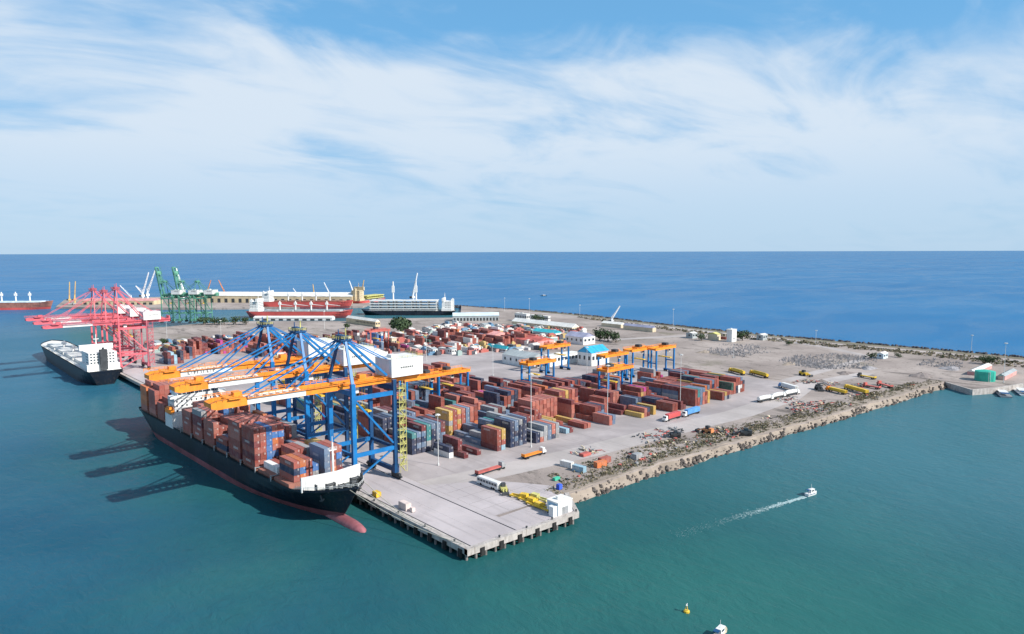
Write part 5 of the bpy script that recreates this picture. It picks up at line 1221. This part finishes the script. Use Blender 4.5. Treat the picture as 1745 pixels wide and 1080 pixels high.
# scrap and rubble in the scrub
b = MB()
for k in range(420):
    x, y = clustered(scrub, 'scrap', 40, 2.6); s_ = R.uniform(.15, .8)
    if R.random() < .5: b.beam((x, y, GZ + s_*.3), (x + R.uniform(-3, 3), y + R.uniform(-3, 3), GZ + s_*.4), s_*.5, s_*.5, R.choice([0, 0, 1, 2]))
    else: b.box(x - s_, x + s_, y - s_*.7, y + s_*.7, GZ, GZ + s_, R.choice([0, 0, 1, 2, 3]))
for cxp, cyp, n in ((1105, 745, 40), (1140, 735, 40), (1000, 770, 30), (1220, 735, 40), (1245, 740, 40), (1380, 650, 60), (1360, 690, 50), (1340, 680, 40), (1410, 655, 40)):
    p = G(cxp, cyp)
    for k in range(n):
        x, y = p.x + R.gauss(0, 4.5), p.y + R.gauss(0, 3); s_ = R.uniform(.4, 1.3)
        b.beam((x, y, GZ + s_*.3), (x + R.uniform(-3, 3), y + R.uniform(-3, 3), GZ + s_*.6), s_*.4, s_*.4, R.choice([0, 0, 2, 1, 3]))
tag(b.build('scrap', [m_dark, m_grey, m_roofred, m_cream]), 'scattered scrap metal, beams and rubble in the scrub', 'scrap', kind='stuff')
# parked vehicles, crates and sheds too far off to pick apart
b = MB(); cl = [G(*q).to_2d()[:] for q in ((690, 575), (700, 606), (800, 606), (950, 596), (1000, 566), (880, 556), (760, 552))]
cl2 = [G(*q).to_2d()[:] for q in ((245, 590), (262, 603), (330, 596), (440, 580), (430, 574), (300, 584))]
cols = [(.68, .67, .64)]*5 + [(.45, .12, .10)]*3 + [(.55, .30, .26)]*2 + [(.05, .06, .08)]*2 + [(.10, .25, .40), (.30, .42, .40), (.55, .40, .15)]
cl3 = [G(*q).to_2d()[:] for q in ((450, 585), (470, 612), (640, 612), (690, 600), (690, 570), (600, 572))]
for poly, n in ((cl, 470), (cl2, 130), (cl3, 150)):
    for k in range(n):
        x, y = inpoly(poly); b.cur = R.choice(cols); w, l, h = R.uniform(1, 2.4), R.uniform(2, 6), R.uniform(1.4, 5)
        if R.random() < .5: w, l = l, w
        b.box(x - w, x + w, y - l, y + l, GZ, GZ + h)
        if R.random() < .5: b.box(x - w*.6, x + w*.6, y - l*.5, y + l*.5, GZ + h + .01, GZ + h + R.uniform(.5, 1.4))
tag(b.build('far_cargo', MATS['container_paint_far']), 'jumble of parked vehicles, crates and cabins far behind the yard', 'cargo', kind='stuff')
# low scrub bushes
b = MB()
def bush(b, x, y, s, z=GZ):
    for k in range(9):
        q = Vector((x + R.gauss(0, .5)*s, y + R.gauss(0, .5)*s, z + R.uniform(.1, .8)*s)); n = Vector((R.gauss(0, 1), R.gauss(0, 1), R.uniform(.2, 1.2))).normalized()
        u_ = n.orthogonal().normalized()*s*R.uniform(.25, .5); v_ = n.cross(u_); b.add([q + u_, q + v_, q - u_, q - v_], [(0, 1, 2, 3)], R.choice([0, 1, 1, 1, 1]))
for k in range(2400):
    x, y = clustered(scrub2, 'bush', 70, 3.0); bush(b, x, y, R.uniform(.2, .95))
for k in range(700):
    i = R.randrange(len(line) - 1); (x0, y0), (x1, y1) = line[i], line[i + 1]; t_ = R.random(); bush(b, x0 + (x1 - x0)*t_, y0 + (y1 - y0)*t_ + R.uniform(1, 10), R.uniform(.3, 1.0))
for k in range(900):
    x, y = inpoly([(545, -150), (585, -33), (575, 241), (590, 378), (612, 500), (604, 500), (570, 378), (552, 241), (560, 34), (545, -33)]); bush(b, x, y, R.uniform(.8, 2.2))
tag(b.build('scrub_bushes', [m_leaf, m_leafdry]), 'low dry bushes and weeds on the dirt along the shore', 'bushes', kind='stuff')
